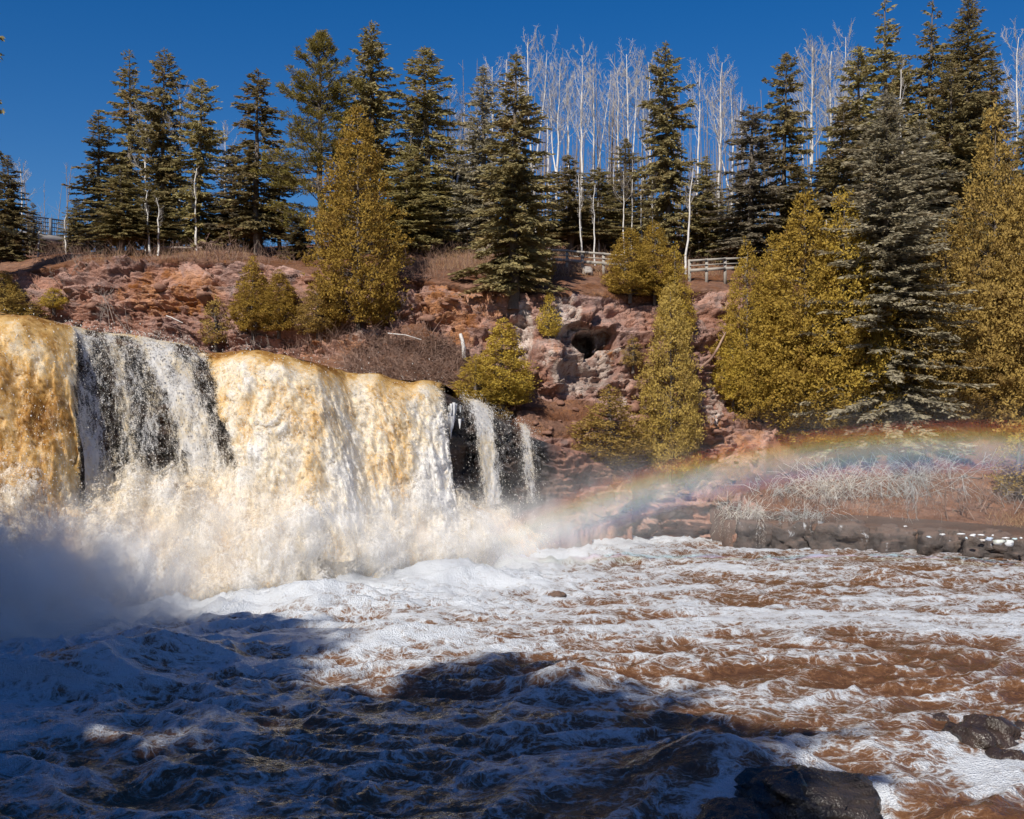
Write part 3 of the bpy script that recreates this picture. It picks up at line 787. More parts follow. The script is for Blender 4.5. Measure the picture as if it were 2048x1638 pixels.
# flying drops
dp = []
def drops(Pq, wgt, n, spread, upv, toward):
    p = wgt / wgt.sum()
    k = rng.choice(len(Pq), n, p=p)
    q = Pq[k] + rng.normal(0, 1, (n, 3)) * spread
    q[:, 1] -= np.abs(rng.exponential(toward, n))
    q[:, 2] += rng.exponential(upv, n)
    dp.append(q)
(PA, ta, ca), (PC, tc, cc_), (PB, tb, cb), (PD, td, cd) = fall_pts
drops(PA, (ta > .05) * (.2 + ta), 5000, .08, .12, .25)
drops(PC, (tc > .05) * (.2 + tc), 9000, .12, .2, .35)
drops(PB, (tb > 0) * np.clip(cb - .1, .05, 1), 13000, .14, .03, .2)
drops(PD, (td > 0) * np.clip(cd, .04, 1), 5000, .1, .02, .12)
drops(Pm, np.clip(size, 0, 1) * (pvf < .8), 17000, .15, .4, .35)
DQ = np.concatenate(dp); n = len(DQ)
sz = np.clip(rng.lognormal(math.log(.0065), .7, n), .003, .022)
tet = np.array([[1, 1, 1], [1, -1, -1], [-1, 1, -1], [-1, -1, 1]]) / 1.7
V = DQ[:, None, :] + (tet[None] + rng.normal(0, .35, (n, 4, 3))) * sz[:, None, None] * np.array([1, 1, 1.6])
Fd = (np.arange(n)[:, None, None] * 4 + np.array([[0, 1, 2], [0, 2, 3], [0, 3, 1], [1, 3, 2]])[None]).reshape(-1, 3)
t3 = NT("water_drops"); dtr = t3.n("ShaderNodeBsdfTranslucent"); dtr.inputs[0].default_value = (.9, .88, .85, 1)
drop_m = t3.done(t3.mixsh(.4, t3.bsdf((.9, .88, .85), .35, spec=.5), dtr.outputs[0]))
od = under_falls(add("drops", mesh_np("drops", V.reshape(-1, 3), Fd), drop_m, falls)); od["kind"] = "stuff"; od["label"] = "flying drops of spray around the falling water"
# ------------------------------------------------------------------ trees: meshes made once per variant, shared by the individuals
bark_t = NT("grey_bark"); co = bark_t.coord("Object"); nb = bark_t.noise(bark_t.mapping(co, (6, 6, 1.5)), 3, 5)
bark_m = bark_t.done(bark_t.bsdf(bark_t.mix(nb, (.07, .055, .045), (.2, .17, .15)), .9, bark_t.bump(nb, .6, .03)))
bt = NT("birch_bark"); co = bt.coord("Object"); nb = bt.noise(bt.mapping(co, (3, 3, 14)), 1.2, 4, .7); nb2 = bt.noise(co, 1.2, 3)
bc = bt.mix(bt.range(nb2, .4, .7), (.64, .62, .60), (.46, .43, .41)); bc = bt.mix(bt.range(nb, .60, .68), bc, (.10, .08, .07))
birch_m = bt.done(bt.bsdf(bc, .7))
tw = NT("pale_twigs"); oi = tw.n("ShaderNodeObjectInfo").outputs["Random"]
twig_m = tw.done(tw.bsdf(tw.mix(oi, (.52, .49, .47), (.40, .37, .35)), .8))
tw = NT("brown_twigs"); brown_m = tw.done(tw.bsdf(tw.mix(tw.range(tw.noise(tw.coord("Object"), 2, 4), .35, .65), (.16, .09, .065), (.34, .23, .18)), .85))
tw = NT("grey_twigs"); greytw_m = tw.done(tw.bsdf(tw.mix(tw.noise(tw.coord("Object"), 3, 3), (.20, .16, .14), (.34, .29, .26)), .85))
spruce_m = foliage_mat("spruce_needles", (.23, .20, .095), (.36, .295, .135), (.35, .245, .12))
bluespruce_m = foliage_mat("grey_spruce_needles", (.225, .20, .14), (.34, .295, .21), (.31, .25, .17))
pine_m = foliage_mat("pine_needles", (.17, .145, .044), (.26, .205, .058), (.28, .205, .055))
cedar_m = foliage_mat("cedar_sprays", (.36, .255, .050), (.50, .345, .066), (.27, .165, .045))
cedar2_m = foliage_mat("olive_cedar_sprays", (.31, .215, .064), (.43, .295, .084), (.22, .14, .055))

def spruce_meshes(seed, H=14.0, Rr=2.3, bare=0.06, nb=230, leafL=.30, dens=.026, colm=False):
    r = np.random.default_rng(seed)
    tr = MB()
    zt_ = np.linspace(-.8, H, 14)
    cx = np.cumsum(r.normal(0, .03, 14)); cyv = np.cumsum(r.normal(0, .03, 14))
    trunk_at = lambda z: np.stack([np.interp(z, zt_, cx), np.interp(z, zt_, cyv), z], -1)
    tube(tr, np.stack([cx, cyv, zt_], 1), np.interp(zt_, [-.8, 0, H], [.24, .2, .015]), 7)
    t_ = np.sort(r.random(nb) ** 1.12)
    z = bare * H + t_ * (H * (1 - bare)) * .985
    az = np.cumsum(np.full(nb, 2.399)) + r.normal(0, .5, nb)
    prof = (1 - t_) ** .66 * np.interp(t_, [0, .12, .3, 1], [.75, .95, 1, .9]) + .04
    if colm: prof = np.interp(t_, [0, .08, .4, .8, .93, 1], [.75, 1, .86, .62, .34, .05])
    lump = 1 + .55 * noise3(np.stack([np.cos(az) * .9, np.sin(az) * .9, z * .45], 1) + seed, 5)
    L = Rr * prof * lump * r.uniform(.4, 1.18, nb)
    el = np.interp(t_, [0, .35, .75, 1], [-.42, -.22, .12, .8]) + r.normal(0, .1, nb)
    rad = np.stack([np.cos(az), np.sin(az), 0 * az], 1); side = np.stack([-np.sin(az), np.cos(az), 0 * az], 1)
    base = trunk_at(z)
    def pos(i, s):
        return base[i] + rad[i] * (L[i] * s * np.cos(el[i]))[:, None] + np.array([0, 0, 1.0]) * (L[i] * (s * np.sin(el[i]) - .20 * s * s + .20 * s ** 3))[:, None]
    idx = np.arange(nb)
    V, Fc = tubes_batch(pos(idx, np.zeros(nb)), pos(idx, np.full(nb, .9)), .012 + .008 * L, np.full(nb, .006), bend=pos(idx, np.full(nb, .45)) - (pos(idx, np.zeros(nb)) + pos(idx, np.full(nb, .9))) / 2)
    tr.add(V, Fc)
    cnt = np.maximum(6, (L / dens).astype(int))
    i = np.repeat(idx, cnt); m = len(i)
    s = r.uniform(.04, 1.0, m) ** .8
    sd = np.where(r.random(m) < .5, -1.0, 1.0)
    spread = r.uniform(.35, 1.15, m) * (1 - .35 * s)
    P0 = pos(i, s)
    D = rad[i] * np.cos(spread)[:, None] + side[i] * (sd * np.sin(spread))[:, None]
    D[:, 2] += el[i] * .5 - .25 + r.normal(0, .22, m)
    ln = leafL * (1.15 - .45 * s) * r.uniform(.6, 1.35, m) * np.interp(L[i], [0, .5, 1.5], [.6, .8, 1.1])
    P0 = P0 + r.normal(0, .035, (m, 3))
    V1, F1_ = leaves(P0, D, ln, ln * r.uniform(.28, .5, m), r.normal(0, .55, m), face=rad[i] * 1.0 + np.array([0, 0, .55]) + r.normal(0, .45, (m, 3)))
    # hanging second-order sprays
    k = r.random(m) < .75
    P2 = P0[k] + D[k] / np.linalg.norm(D[k], axis=1)[:, None] * (ln[k] * r.uniform(.3, .8, k.sum()))[:, None]
    D2 = D[k] + r.normal(0, .5, (k.sum(), 3)); D2[:, 2] -= .2
    l2 = ln[k] * r.uniform(.45, .8, k.sum())
    V2, F2_ = leaves(P2, D2, l2, l2 * .4, r.uniform(0, 3.14, k.sum()))
    mb = MB(); mb.add(V1, F1_); mb.add(V2, F2_)
    # leader
    lead = trunk_at(np.linspace(H * .96, H * .995, 24)); Dl = r.normal(0, .6, (24, 3)); Dl[:, 2] += .7
    V3, F3_ = leaves(lead, Dl, np.full(24, .16), np.full(24, .05), r.uniform(0, 3, 24)); mb.add(V3, F3_)
    return tr.mesh("trunk", True), mb.mesh("crown")

def cedar_meshes(seed, H=8.0, Rr=1.5, nc=1500, per=9, ll=.15, top=.8, sparse=0.0, low=.8):
    r = np.random.default_rng(seed)
    tr = MB(); tube(tr, [[0, 0, -1.0], [.05, 0, H * .4], [0, .04, H * .9]], [.14, .1, .02], 6)
    t_ = 1 - np.sqrt(r.random(nc * 2)); t_ = t_ * .985
    az = r.uniform(0, 2 * math.pi, nc * 2)
    prof = np.interp(t_, [0, .08, .22, .45, .7, .9, 1], [low * .8, low, 1, .86, .52, .2, .02])
    q = np.stack([np.cos(az) * Rr * .85, np.sin(az) * Rr * .85, t_ * H * .62], 1) + seed * 3.1
    n = fbm(q, 3, seed)
    lum = 1 + .75 * n
    cl = noise3(np.stack([np.cos(az) * Rr * prof, np.sin(az) * Rr * prof, t_ * H], 1) * 1.25 + seed, 55)
    lum = lum + .26 * cl
    keep = (cl > -.28) & (n > -.33 + sparse + .25 * (r.random(nc * 2) - .5))
    rr = Rr * prof * lum * (1 - .55 * r.random(nc * 2) ** 2.2) * np.where(r.random(nc * 2) < .09, r.uniform(1.08, 1.32, nc * 2), 1)
    C = np.stack([np.cos(az) * rr, np.sin(az) * rr, t_ * H], 1)[keep][:nc]
    azk = az[keep][:nc]; m = len(C)
    Do = np.stack([np.cos(azk), np.sin(azk), r.uniform(-.15, 1.1, m)], 1)
    mb = MB()
    i = np.repeat(np.arange(m), per); M = len(i)
    D = .45 * Do[i] / np.linalg.norm(Do[i], axis=1)[:, None] + r.normal(0, .6, (M, 3)); D[:, 2] += .35
    P0 = C[i] + r.normal(0, ll * .55, (M, 3)) * np.array([1, 1, .8])
    ln = ll * r.uniform(.55, 1.3, M)
    V, Fc = leaves(P0, D, ln, ln * r.uniform(.35, .6, M), r.normal(0, .5, M), face=np.stack([np.cos(azk[i]), np.sin(azk[i]), np.full(M, .5)], 1) + r.normal(0, .5, (M, 3))); mb.add(V, Fc)
    # branches to a sample of the sprays
    k = r.choice(m, min(m, 220), replace=False)
    P1 = C[k]; Pb = np.stack([0 * k, 0 * k, np.maximum(.1, C[k, 2] - .35 * np.hypot(C[k, 0], C[k, 1]))], 1)
    V, Fc = tubes_batch(Pb, P1, np.full(len(k), .025), np.full(len(k), .006)); tr.add(V, Fc)
    return tr.mesh("trunk", True), mb.mesh("crown")

def pine_meshes(seed, H=16.0, Rr=3.6, nb=120):
    r = np.random.default_rng(seed)
    tr = MB(); zt_ = np.linspace(-.8, H * .99, 12)
    tube(tr, np.stack([r.normal(0, .05, 12), r.normal(0, .05, 12), zt_], 1), np.interp(zt_, [-.8, H], [.26, .03]), 7)
    mb = MB()
    t_ = np.sort(r.random(nb)); z = H * (.10 + .88 * t_); az = np.cumsum(np.full(nb, 2.399)) + r.normal(0, .4, nb)
    L = Rr * np.interp(t_, [0, .2, .45, .75, 1], [.85, 1, .9, .6, .1]) * r.uniform(.6, 1.12, nb)
    el = np.interp(t_, [0, .5, 1], [-.05, .25, .9]) + r.normal(0, .1, nb)
    rad = np.stack([np.cos(az), np.sin(az), 0 * az], 1); side = np.stack([-np.sin(az), np.cos(az), 0 * az], 1)
    base = np.stack([0 * z, 0 * z, z], 1)
    pos = lambda i, s: base[i] + rad[i] * (L[i] * s * np.cos(el[i]))[:, None] + np.array([0, 0, 1.]) * (L[i] * (s * np.sin(el[i]) + .12 * s * s))[:, None]
    idx = np.arange(nb)
    V, Fc = tubes_batch(pos(idx, np.zeros(nb)), pos(idx, np.ones(nb)), .02 + .012 * L, np.full(nb, .008)); tr.add(V, Fc)
    cnt = np.maximum(8, (L * 9).astype(int)); i = np.repeat(idx, cnt); m = len(i)
    s = r.uniform(.3, 1.02, m); sd = r.uniform(-1, 1, m)
    C = pos(i, s) + side[i] * (sd * .32 * L[i] * (1.15 - s))[:, None]; C[:, 2] += r.normal(.05, .1, m)
    V, Fc = tubes_batch(pos(i, s * .8), C, np.full(m, .009), np.full(m, .004)); tr.add(V, Fc)
    per = 15; j = np.repeat(np.arange(m), per); M = len(j)
    D = rad[i][j] * .7 + side[i][j] * (sd[j] * .6)[:, None] + r.normal(0, .55, (M, 3)); D[:, 2] += .45
    P0 = C[j] + r.normal(0, .07, (M, 3)); ln = r.uniform(.16, .32, M)
    V, Fc = leaves(P0, D, ln, np.full(M, .05), r.uniform(0, 3.14, M)); mb.add(V, Fc)
    return tr.mesh("trunk", True), mb.mesh("crown")

def birch_meshes(seed, H=14.0, start=.5, nb=26, spread=.72, fork=False, rb=.088, thin=.85, blen=.25):
    r = np.random.default_rng(seed)
    tr, cr = MB(), MB()
    stems = []
    n = 15; z = np.linspace(-.6, H * .97, n)
    cx = np.cumsum(r.normal(0, .038, n)); cyv = np.cumsum(r.normal(0, .038, n)); cx -= cx[0]; cyv -= cyv[0]
    P = np.stack([cx, cyv, z], 1); rad = np.interp(z, [-.6, .3, H], [rb * 1.25, rb, .018]); tube(tr, P, rad, 7)
    stems.append((P, rad, nb))
    if fork:
        k = int(n * .38); a = r.uniform(-.6, .6)
        s = np.linspace(0, 1, 9); top = H * .93 - P[k, 2]
        Q = P[k] + np.stack([np.cos(a) * 1.3 * s ** .7, np.sin(a) * .9 * s ** .7, s * top], 1) + np.cumsum(r.normal(0, .03, (9, 3)), 0)
        rq = np.linspace(rad[k] * .75, .015, 9); tube(tr, Q, rq, 6); stems.append((Q, rq, nb // 2))
    tips0, tips1, tr0, tr1 = [], [], [], []
    for P, rad, nbr in stems:
        for b in range(nbr):
            t_ = start + (1 - start) * (b + r.random()) / nbr
            k = t_ * (len(P) - 1); k0 = min(int(k), len(P) - 2); p = P[k0] * (1 - k + k0) + P[k0 + 1] * (k - k0); rr = np.interp(k, np.arange(len(P)), rad)
            az = r.uniform(0, 2 * math.pi); L = H * blen * (1.12 - t_) ** .55 * r.uniform(.5, 1.15); ang = spread * r.uniform(.65, 1.35)
            s = np.linspace(0, 1, 6)
            hor = L * np.sin(ang) * (s - .35 * s * s); ver = L * (np.cos(ang) * s + .32 * s * s)
            Q = p + np.stack([np.cos(az) * hor, np.sin(az) * hor, ver], 1) + np.cumsum(r.normal(0, .025 * L / 2, (6, 3)), 0) * s[:, None]
            rq = np.linspace(min(rr * .4, .026), .006, 6) * thin
            tube(tr if rr > .03 and L > 1.6 else cr, Q, rq, 4, cap=False)
            for q in range(13):
                ss_ = r.uniform(.25, 1); kk = ss_ * 5; a0 = min(int(kk), 4); p2 = Q[a0] * (1 - kk + a0) + Q[a0 + 1] * (kk - a0)
                d = Q[a0 + 1] - Q[a0]; d /= np.linalg.norm(d); d = d + r.normal(0, .45, 3); d[2] += .25; l2 = L * r.uniform(.14, .36)
                e = p2 + d / np.linalg.norm(d) * l2
                tips0.append(p2); tips1.append(e); tr0.append(.0075 * thin); tr1.append(.004)
                for w_ in range(3):
                    u = r.uniform(.3, .95); p3 = p2 * (1 - u) + e * u; d3 = d + r.normal(0, .6, 3); d3[2] += .1
                    tips0.append(p3); tips1.append(p3 + d3 / np.linalg.norm(d3) * l2 * r.uniform(.3, .6)); tr0.append(.0042 * thin); tr1.append(.003)
    V, Fc = tubes_batch(np.array(tips0), np.array(tips1), np.array(tr0), np.array(tr1)); cr.add(V, Fc)
    return tr.mesh("trunk", True), cr.mesh("crown")

SPR = [spruce_meshes(11, nb=190), spruce_meshes(12, nb=210, bare=.12), spruce_meshes(13, Rr=2.3, nb=280, bare=.03), spruce_meshes(14, nb=170, bare=.2), spruce_meshes(15, nb=330, bare=.02, leafL=.27, dens=.034), spruce_meshes(16, H=20.0, Rr=3.3, nb=620, bare=.02, leafL=.28, dens=.034), spruce_meshes(17, nb=250, bare=.1, colm=True, Rr=1.9), spruce_meshes(18, nb=230, bare=.04, colm=True, Rr=1.9)]
CED = [cedar_meshes(21, nc=2300), cedar_meshes(22, Rr=1.6, nc=2300), cedar_meshes(23, nc=1500, sparse=.1)]
CEDL = [cedar_meshes(24, H=13, Rr=2.4, nc=4000, ll=.165), cedar_meshes(25, H=13, Rr=2.5, nc=3900, ll=.165, low=.6), cedar_meshes(26, H=13, Rr=2.3, nc=3600, ll=.155, sparse=.06)]
CEDS = [cedar_meshes(27, H=4, Rr=.9, nc=500, per=8, ll=.15), cedar_meshes(28, H=4, Rr=.9, nc=330, per=8, ll=.15, sparse=.15)]
PIN = [pine_meshes(31)]
BIR = [birch_meshes(41, spread=.85), birch_meshes(42, start=.55, spread=.8, fork=True), birch_meshes(43, start=.5, nb=32, spread=.95), birch_meshes(44, start=.62, nb=20, spread=.8), birch_meshes(45, start=.55, nb=30, spread=.75, fork=True), birch_meshes(46, start=.5, nb=13, spread=.5, rb=.07, thin=.7, blen=.13)]

def plant(name, meshes, H0, R0, foot, H, Rr, mats, label, cat, group, rz=None, lean=(0, 0), tl=None):
    o = empty(name, tuple(foot), random.uniform(0, 6.28) if rz is None else rz)
    o.rotation_euler[0] = lean[0]; o.rotation_euler[1] = lean[1]
    o.scale = (Rr / R0, Rr / R0, H / H0)
    for pn, me, m in (("trunk", meshes[0], mats[0]), ("crown", meshes[1], mats[1])):
        c = bpy.data.objects.new(pn, me); col.objects.link(c); c.parent = o
        if len(me.materials) == 0: me.materials.append(None)
        c.material_slots[0].link = 'OBJECT'; c.material_slots[0].material = m
    return tag(o, label, cat, group)
def place(px, top, base_py=None, Y=None):
    foot = cliff_hit(px, base_py) if Y is None else ground_at(px, Y)
    H = CAMZ + (HY - top) / F * foot[1] - foot[2]
    return foot, H

G_SP = "conifers on the rim of the gorge"
SPRUCES = [  # px, top, base row or None, distance, crown width px, variant, label
 (-54, -160, None, 53, 112, 6, "spruce beyond the left edge with only branch tips in view"),
 (16, 308, None, 60, 105, 2, "dark spruce cut by the left edge beside the bridge"),
 (66, 405, None, 64, 46, 3, "tiny grey spruce in front of the bridge railing"),
 (196, 220, None, 61, 105, 1, "thin dark spruce nearest the bridge end, left of the twin spires"),
 (262, 97, None, 62, 135, 0, "tall ragged spruce with wide gaps, left of the twin spires"),
 (328, 97, None, 60, 115, 6, "dense narrow spruce, right of the twin spires"),
 (396, 154, None, 59, 125, 7, "full dark spruce with rounded top right of the twin spires"),
 (240, 330, None, 57.5, 130, 3, "low bushy spruce leaning over the left rim"),
 (300, 365, None, 58, 120, 3, "low thin spruce under the twin spires"),
 (518, 139, None, 58, 150, 1, "pointed spruce just left of the broad yellow pine"),
 (470, 300, None, 60, 130, 3, "low grey spruce left of the pointed spruce by the pine"),
 (752, 42, None, 58.5, 150, 6, "tallest open spruce right of the broad pine"),
 (858, 93, None, 60, 170, 7, "broad dark spruce with forked bushy top behind the leaning birch"),
 (810, 290, None, 57, 150, 2, "short dark spruce between the big cedar and the leaning birch"),
 (915, 300, None, 66, 150, 2, "short spruce in the shade behind the small fence"),
 (970, 130, None, 59, 140, 4, "narrow grey spruce left of the great front spruce"),
 (1025, 110, 590, None, 185, 2, "great dark spruce standing at the cliff rim in the middle"),
 (1338, 80, None, 61, 125, 6, "lone tall spruce among the white birches"),
 (1138, 310, None, 62, 135, 3, "young spruce behind the long rail fence"),
 (1200, 335, None, 64, 130, 1, "young dark spruce between birches behind the long fence"),
 (1250, 275, None, 68, 110, 4, "dark slim spruce hidden among birch trunks"),
 (1412, 310, None, 62, 105, 2, "short dark spruce right of the lone tall spruce"),
 (1565, 105, None, 61, 130, 7, "tall spruce with bare neck left of the double birch"),
 (1508, 210, None, 60, 165, 1, "leaning grey spruce left of the bare necked one"),
 (1600, 330, None, 59, 140, 2, "short spruce above the big golden cedar"),
 (1660, 300, None, 64, 150, 2, "dark spruce behind the double birch"),
 (1724, 88, None, 60, 150, 7, "spruce at the left end of the tall right group"),
 (1772, -2, None, 63, 150, 0, "slender spruce whose tip touches the top edge"),
 (1857, 0, None, 62, 150, 0, "second slender spruce of the tall right group"),
 (1938, -14, None, 60, 205, 5, "broadest and darkest spruce of the tall right group"),
 (1775, 178, 880, None, 330, 5, "huge grey green spruce reaching down to the frosted bank"),
 (1850, 240, None, 57, 200, 2, "grey spruce filling the gap behind the huge front spruce"),
 (1692, 205, None, 59, 130, 7, "bushy spruce low at the left end of the tall right group"),
 (1812, 110, None, 60, 140, 6, "ragged spruce between the two slender ones of the right group"),
 (1898, 120, None, 58, 150, 7, "bushy spruce in front of the broadest one of the right group"),
 (1992, 100, None, 62, 130, 2, "spruce right of the broadest one near the right edge"),
 (2060, 190, None, 64, 150, 2, "dark spruce cut by the right edge"),
]
for i, (px, top, b, Y, w, v, lab) in enumerate(SPRUCES):
    foot, H = place(px, top, b, Y)
    m = bluespruce_m if "grey" in lab else spruce_m
    plant("spruce_tree", SPR[v], 20.0 if v == 5 else 14.0, 2.5 if v == 5 else 1.66, foot, H, w / 2 / F * foot[1], (bark_m, m), lab, "tree", G_SP)
foot, H = place(640, 60, None, 57)
plant("pine_tree", PIN[0], 16.0, 3.3, foot, H, 118 / F * 57, (bark_m, pine_m), "broad yellow green pine, bushiest crown on the left rim", "tree", G_SP)

G_CE = "golden cedars on the cliff"
CEDARS = [
 (715, 188, 650, 140, 'L', 0, 0, "largest golden cedar rising from the cliff left of centre"),
 (514, 510, 662, 66, 'M', 0, 0, "bright cedar bush, left of the pair on the left cliff"),
 (562, 536, 664, 66, 'M', 1, 0, "bright cedar bush, right of the pair on the left cliff"),
 (640, 555, 668, 72, 'M', 2, 1, "olive cedar bush at the foot of the largest cedar"),
 (106, 574, 622, 46, 'S', 0, 0, "small round cedar shrub low on the left cliff"),
 (425, 588, 690, 52, 'S', 1, 1, "thin straggly cedar shrub above the black rock"),
 (1003, 634, 806, 95, 'M', 0, 0, "cone shaped cedar beside the side cascade"),
 (953, 706, 806, 78, 'M', 2, 0, "lower cedar leaning left by the side cascade"),
 (1096, 580, 670, 36, 'S', 0, 0, "narrow cedar hanging in the cleft left of the cave"),
 (1257, 452, 588, 78, 'M', 1, 0, "bright yellow cedar at the rim below the fence, left one"),
 (1306, 440, 598, 76, 'M', 0, 0, "bright yellow cedar at the rim below the fence, right one"),
 (1352, 478, 690, 60, 'M', 2, 0, "slim cedar behind the tall olive cedar"),
 (1335, 545, 940, 100, 'L', 0, 1, "tall olive cedar standing right of the cave"),
 (1213, 766, 930, 120, 'M', 2, 1, "loose rounded cedar below the cave"),
 (1085, 440, 560, 40, 'S', 0, 0, "small golden cedar tucked behind the great front spruce"),
 (1490, 468, 835, 105, 'L', 2, 0, "golden cedar at the left side of the right hand thicket"),
 (1600, 358, 858, 165, 'L', 0, 0, "massive golden cedar with peaked top in the right hand thicket"),
 (1684, 362, 872, 160, 'L', 1, 0, "golden cedar with a bare snag beside its peak"),
 (1530, 560, 800, 110, 'M', 1, 0, "cedar filling the hollow of the right hand thicket"),
 (1885, 420, 830, 150, 'L', 2, 1, "dull cedar right of the huge grey spruce"),
 (1985, 190, 840, 150, 'L', 1, 1, "tall dark golden cedar near the right edge"),
 (2050, 330, 865, 170, 'L', 0, 1, "cedar cut by the right edge above the bank"),
 (1640, 560, 880, 190, 'L', 2, 0, "hanging golden cedar low in the middle of the right hand thicket"),
 (1545, 455, 825, 100, 'L', 1, 0, "golden cedar between the left one and the peak of the right hand thicket"),
 (1728, 470, 872, 110, 'L', 0, 0, "golden cedar pressed against the huge grey spruce"),
 (1455, 640, 800, 60, 'M', 0, 0, "short golden cedar beside the bare rock gully"),
 (1950, 560, 850, 130, 'L', 0, 1, "olive cedar between the dull cedar and the white birch stems"),
 (2035, 850, 985, 80, 'S', 1, 1, "low yellowish cedar shrub on the bank at the right edge"),
 (1255, 668, 732, 36, 'S', 1, 1, "tiny cedar shrub on the rock right of the cave"),
 (4, 538, 648, 70, 'M', 1, 1, "shaded cedar at the left edge above the falls"),
 (60, 600, 648, 60, 'S', 1, 1, "dark low cedar shrub right beside the lip of the falls"),
 (1000, 800, 838, 40, 'S', 1, 1, "brownish cedar seedling at the foot of the cone shaped cedar"),
]
CSET = {'L': (CEDL, 13.0, 1.95), 'M': (CED, 8.0, 1.25), 'S': (CEDS, 4.0, .78)}
for (px, top, b, w, cl, v, mk, lab) in CEDARS:
    foot, H = place(px, top, b)
    ms, H0, R0 = CSET[cl]
    foot[1] -= 0.15
    plant("cedar_tree", ms[v % len(ms)], H0, R0, foot, H, w / 2 / F * foot[1], (bark_m, cedar2_m if mk else cedar_m), lab, "tree", G_CE)

G_BI = "bare white birches behind the rim"
ORD = ["first", "second", "third", "fourth", "fifth", "sixth", "seventh", "eighth", "ninth", "tenth", "eleventh", "twelfth", "thirteenth", "fourteenth", "fifteenth", "sixteenth", "seventeenth", "eighteenth", "nineteenth", "twentieth"]
ROW = [(985, 125, 75, 2), (1010, 105, 76, 5), (1040, 140, 72, 0), (1073, 72, 70, 1), (1095, 190, 73, 3), (1114, 118, 71, 4), (1143, 150, 72, 3), (1160, 92, 69, 2), (1186, 130, 72, 4), (1212, 215, 74, 0),
       (1236, 128, 72, 0), (1266, 100, 69, 1), (1283, 140, 71, 3), (1303, 110, 70, 2), (1392, 135, 72, 3), (1436, 120, 69, 2), (1462, 165, 70, 1), (1488, 185, 73, 5)]
for k, (px, top, Y, v) in enumerate(ROW):
    foot, H = place(px, top, None, Y)
    plant("birch_tree", BIR[v], 14.0, 1.0, foot, H, 1.08, (birch_m, twig_m), ORD[k] + " white birch from the left in the tall row behind the long fence", "tree", G_BI, lean=(0, (-1) ** k * .015 * (k % 4)))
OTHER = [
 (917, 188, 484, None, 1, "white birch leaning left in front of the small fence", 1.15, (0, -.10)),
 (826, 225, None, 60, 3, "slim white birch in front of the broad forked spruce", .9, (0, 0)),
 (363, 182, None, 60, 3, "white birch squeezed between the two dark spruces on the left", .9, (0, 0)),
 (291, 205, None, 61, 0, "white birch with a side limb between the twin spires", .9, (0, 0)),
 (393, 330, None, 58, 5, "straight pale trunk in front of the full dark spruce", 1.0, (0, 0)),
 (300, 375, None, 57, 5, "thin white birch leaning left on the left rim", .9, (0, -.10)),
 (316, 395, None, 57, 5, "thin white birch leaning left, right of its twin on the rim", .9, (0, -.09)),
 (48, 330, None, 62, 3, "thin pale birch rising past the bridge railing", .8, (0, .05)),
 (76, 440, None, 61, 5, "small grey birch below the bridge railing", .8, (0, 0)),
 (132, 430, None, 62, 5, "small grey birch at the end of the bridge railing", .8, (0, 0)),
 (452, 250, None, 66, 2, "faint bare birch behind the pointed spruce", .8, (0, 0)),
 (1622, 85, None, 64, 4, "white birch, left stem of the bright double birch", 1.3, (0, -.02)),
 (1655, 88, None, 64, 2, "white birch, right stem of the bright double birch", 1.3, (0, .03)),
 (1692, 150, None, 66, 4, "spreading pale birch right of the double birch", 1.2, (0, .06)),
 (1604, 140, None, 67, 5, "faint birch left of the double birch", 1.0, (0, 0)),
 (1690, 60, None, 70, 2, "faint birch behind the left end of the tall right group", 1.0, (0, 0)),
 (1815, 130, None, 59, 5, "crooked grey birch between the tall right spruces", 1.1, (0, .06)),
 (2030, 62, None, 66, 2, "pale birch at the right edge with spreading crown", 1.2, (0, 0)),
 (2058, 90, None, 68, 0, "pale birch cut by the right edge", 1.2, (0, 0)),
 (935, 235, None, 72, 2, "reddish bare birch behind the narrow grey spruce", 1.1, (0, 0)),
 (1992, 588, 805, None, 5, "white birch stem on the dark bank at right, longer of two", .8, (0, .0)),
 (2008, 640, 812, None, 5, "white birch stem on the dark bank at right, shorter of two", .7, (0, .03)),
 (1163, 345, None, 58.5, 5, "slim pale sapling just behind the long fence, left one", .7, (0, -.02)),
 (1190, 365, None, 58.5, 5, "slim pale sapling just behind the long fence, right one", .7, (0, .03)),
 (1372, 330, None, 58, 5, "pale bent trunk left of the short fence", 1.0, (0, -.05)),
 (840, 400, 500, None, 5, "thin pale sapling on the slope left of the small fence", .7, (0, .08)),
]
for (px, top, b, Y, v, lab, wd, lean) in OTHER:
    foot, H = place(px, top, b, Y)
    plant("birch_tree", BIR[v], 14.0, 1.0, foot, H / math.cos(lean[1]), wd, (birch_m, twig_m), lab, "tree", G_BI, lean=lean)
# pale saplings standing close behind the fence
rs = np.random.default_rng(77)
for k in range(16):
    px = 1118 + k * 21 + rs.uniform(-6, 6)
    if 1325 < px < 1352: px += 26
    Yq = rs.uniform(61, 66); foot, H = place(px, rs.uniform(300, 410), None, Yq)
    plant("birch_sapling", BIR[5 if k % 3 else 3], 14.0, 1.0, foot, H, .55, (birch_m, greytw_m), ORD[k] + " slim sapling from the left in the thicket behind the fences", "sapling", "saplings behind the fences")

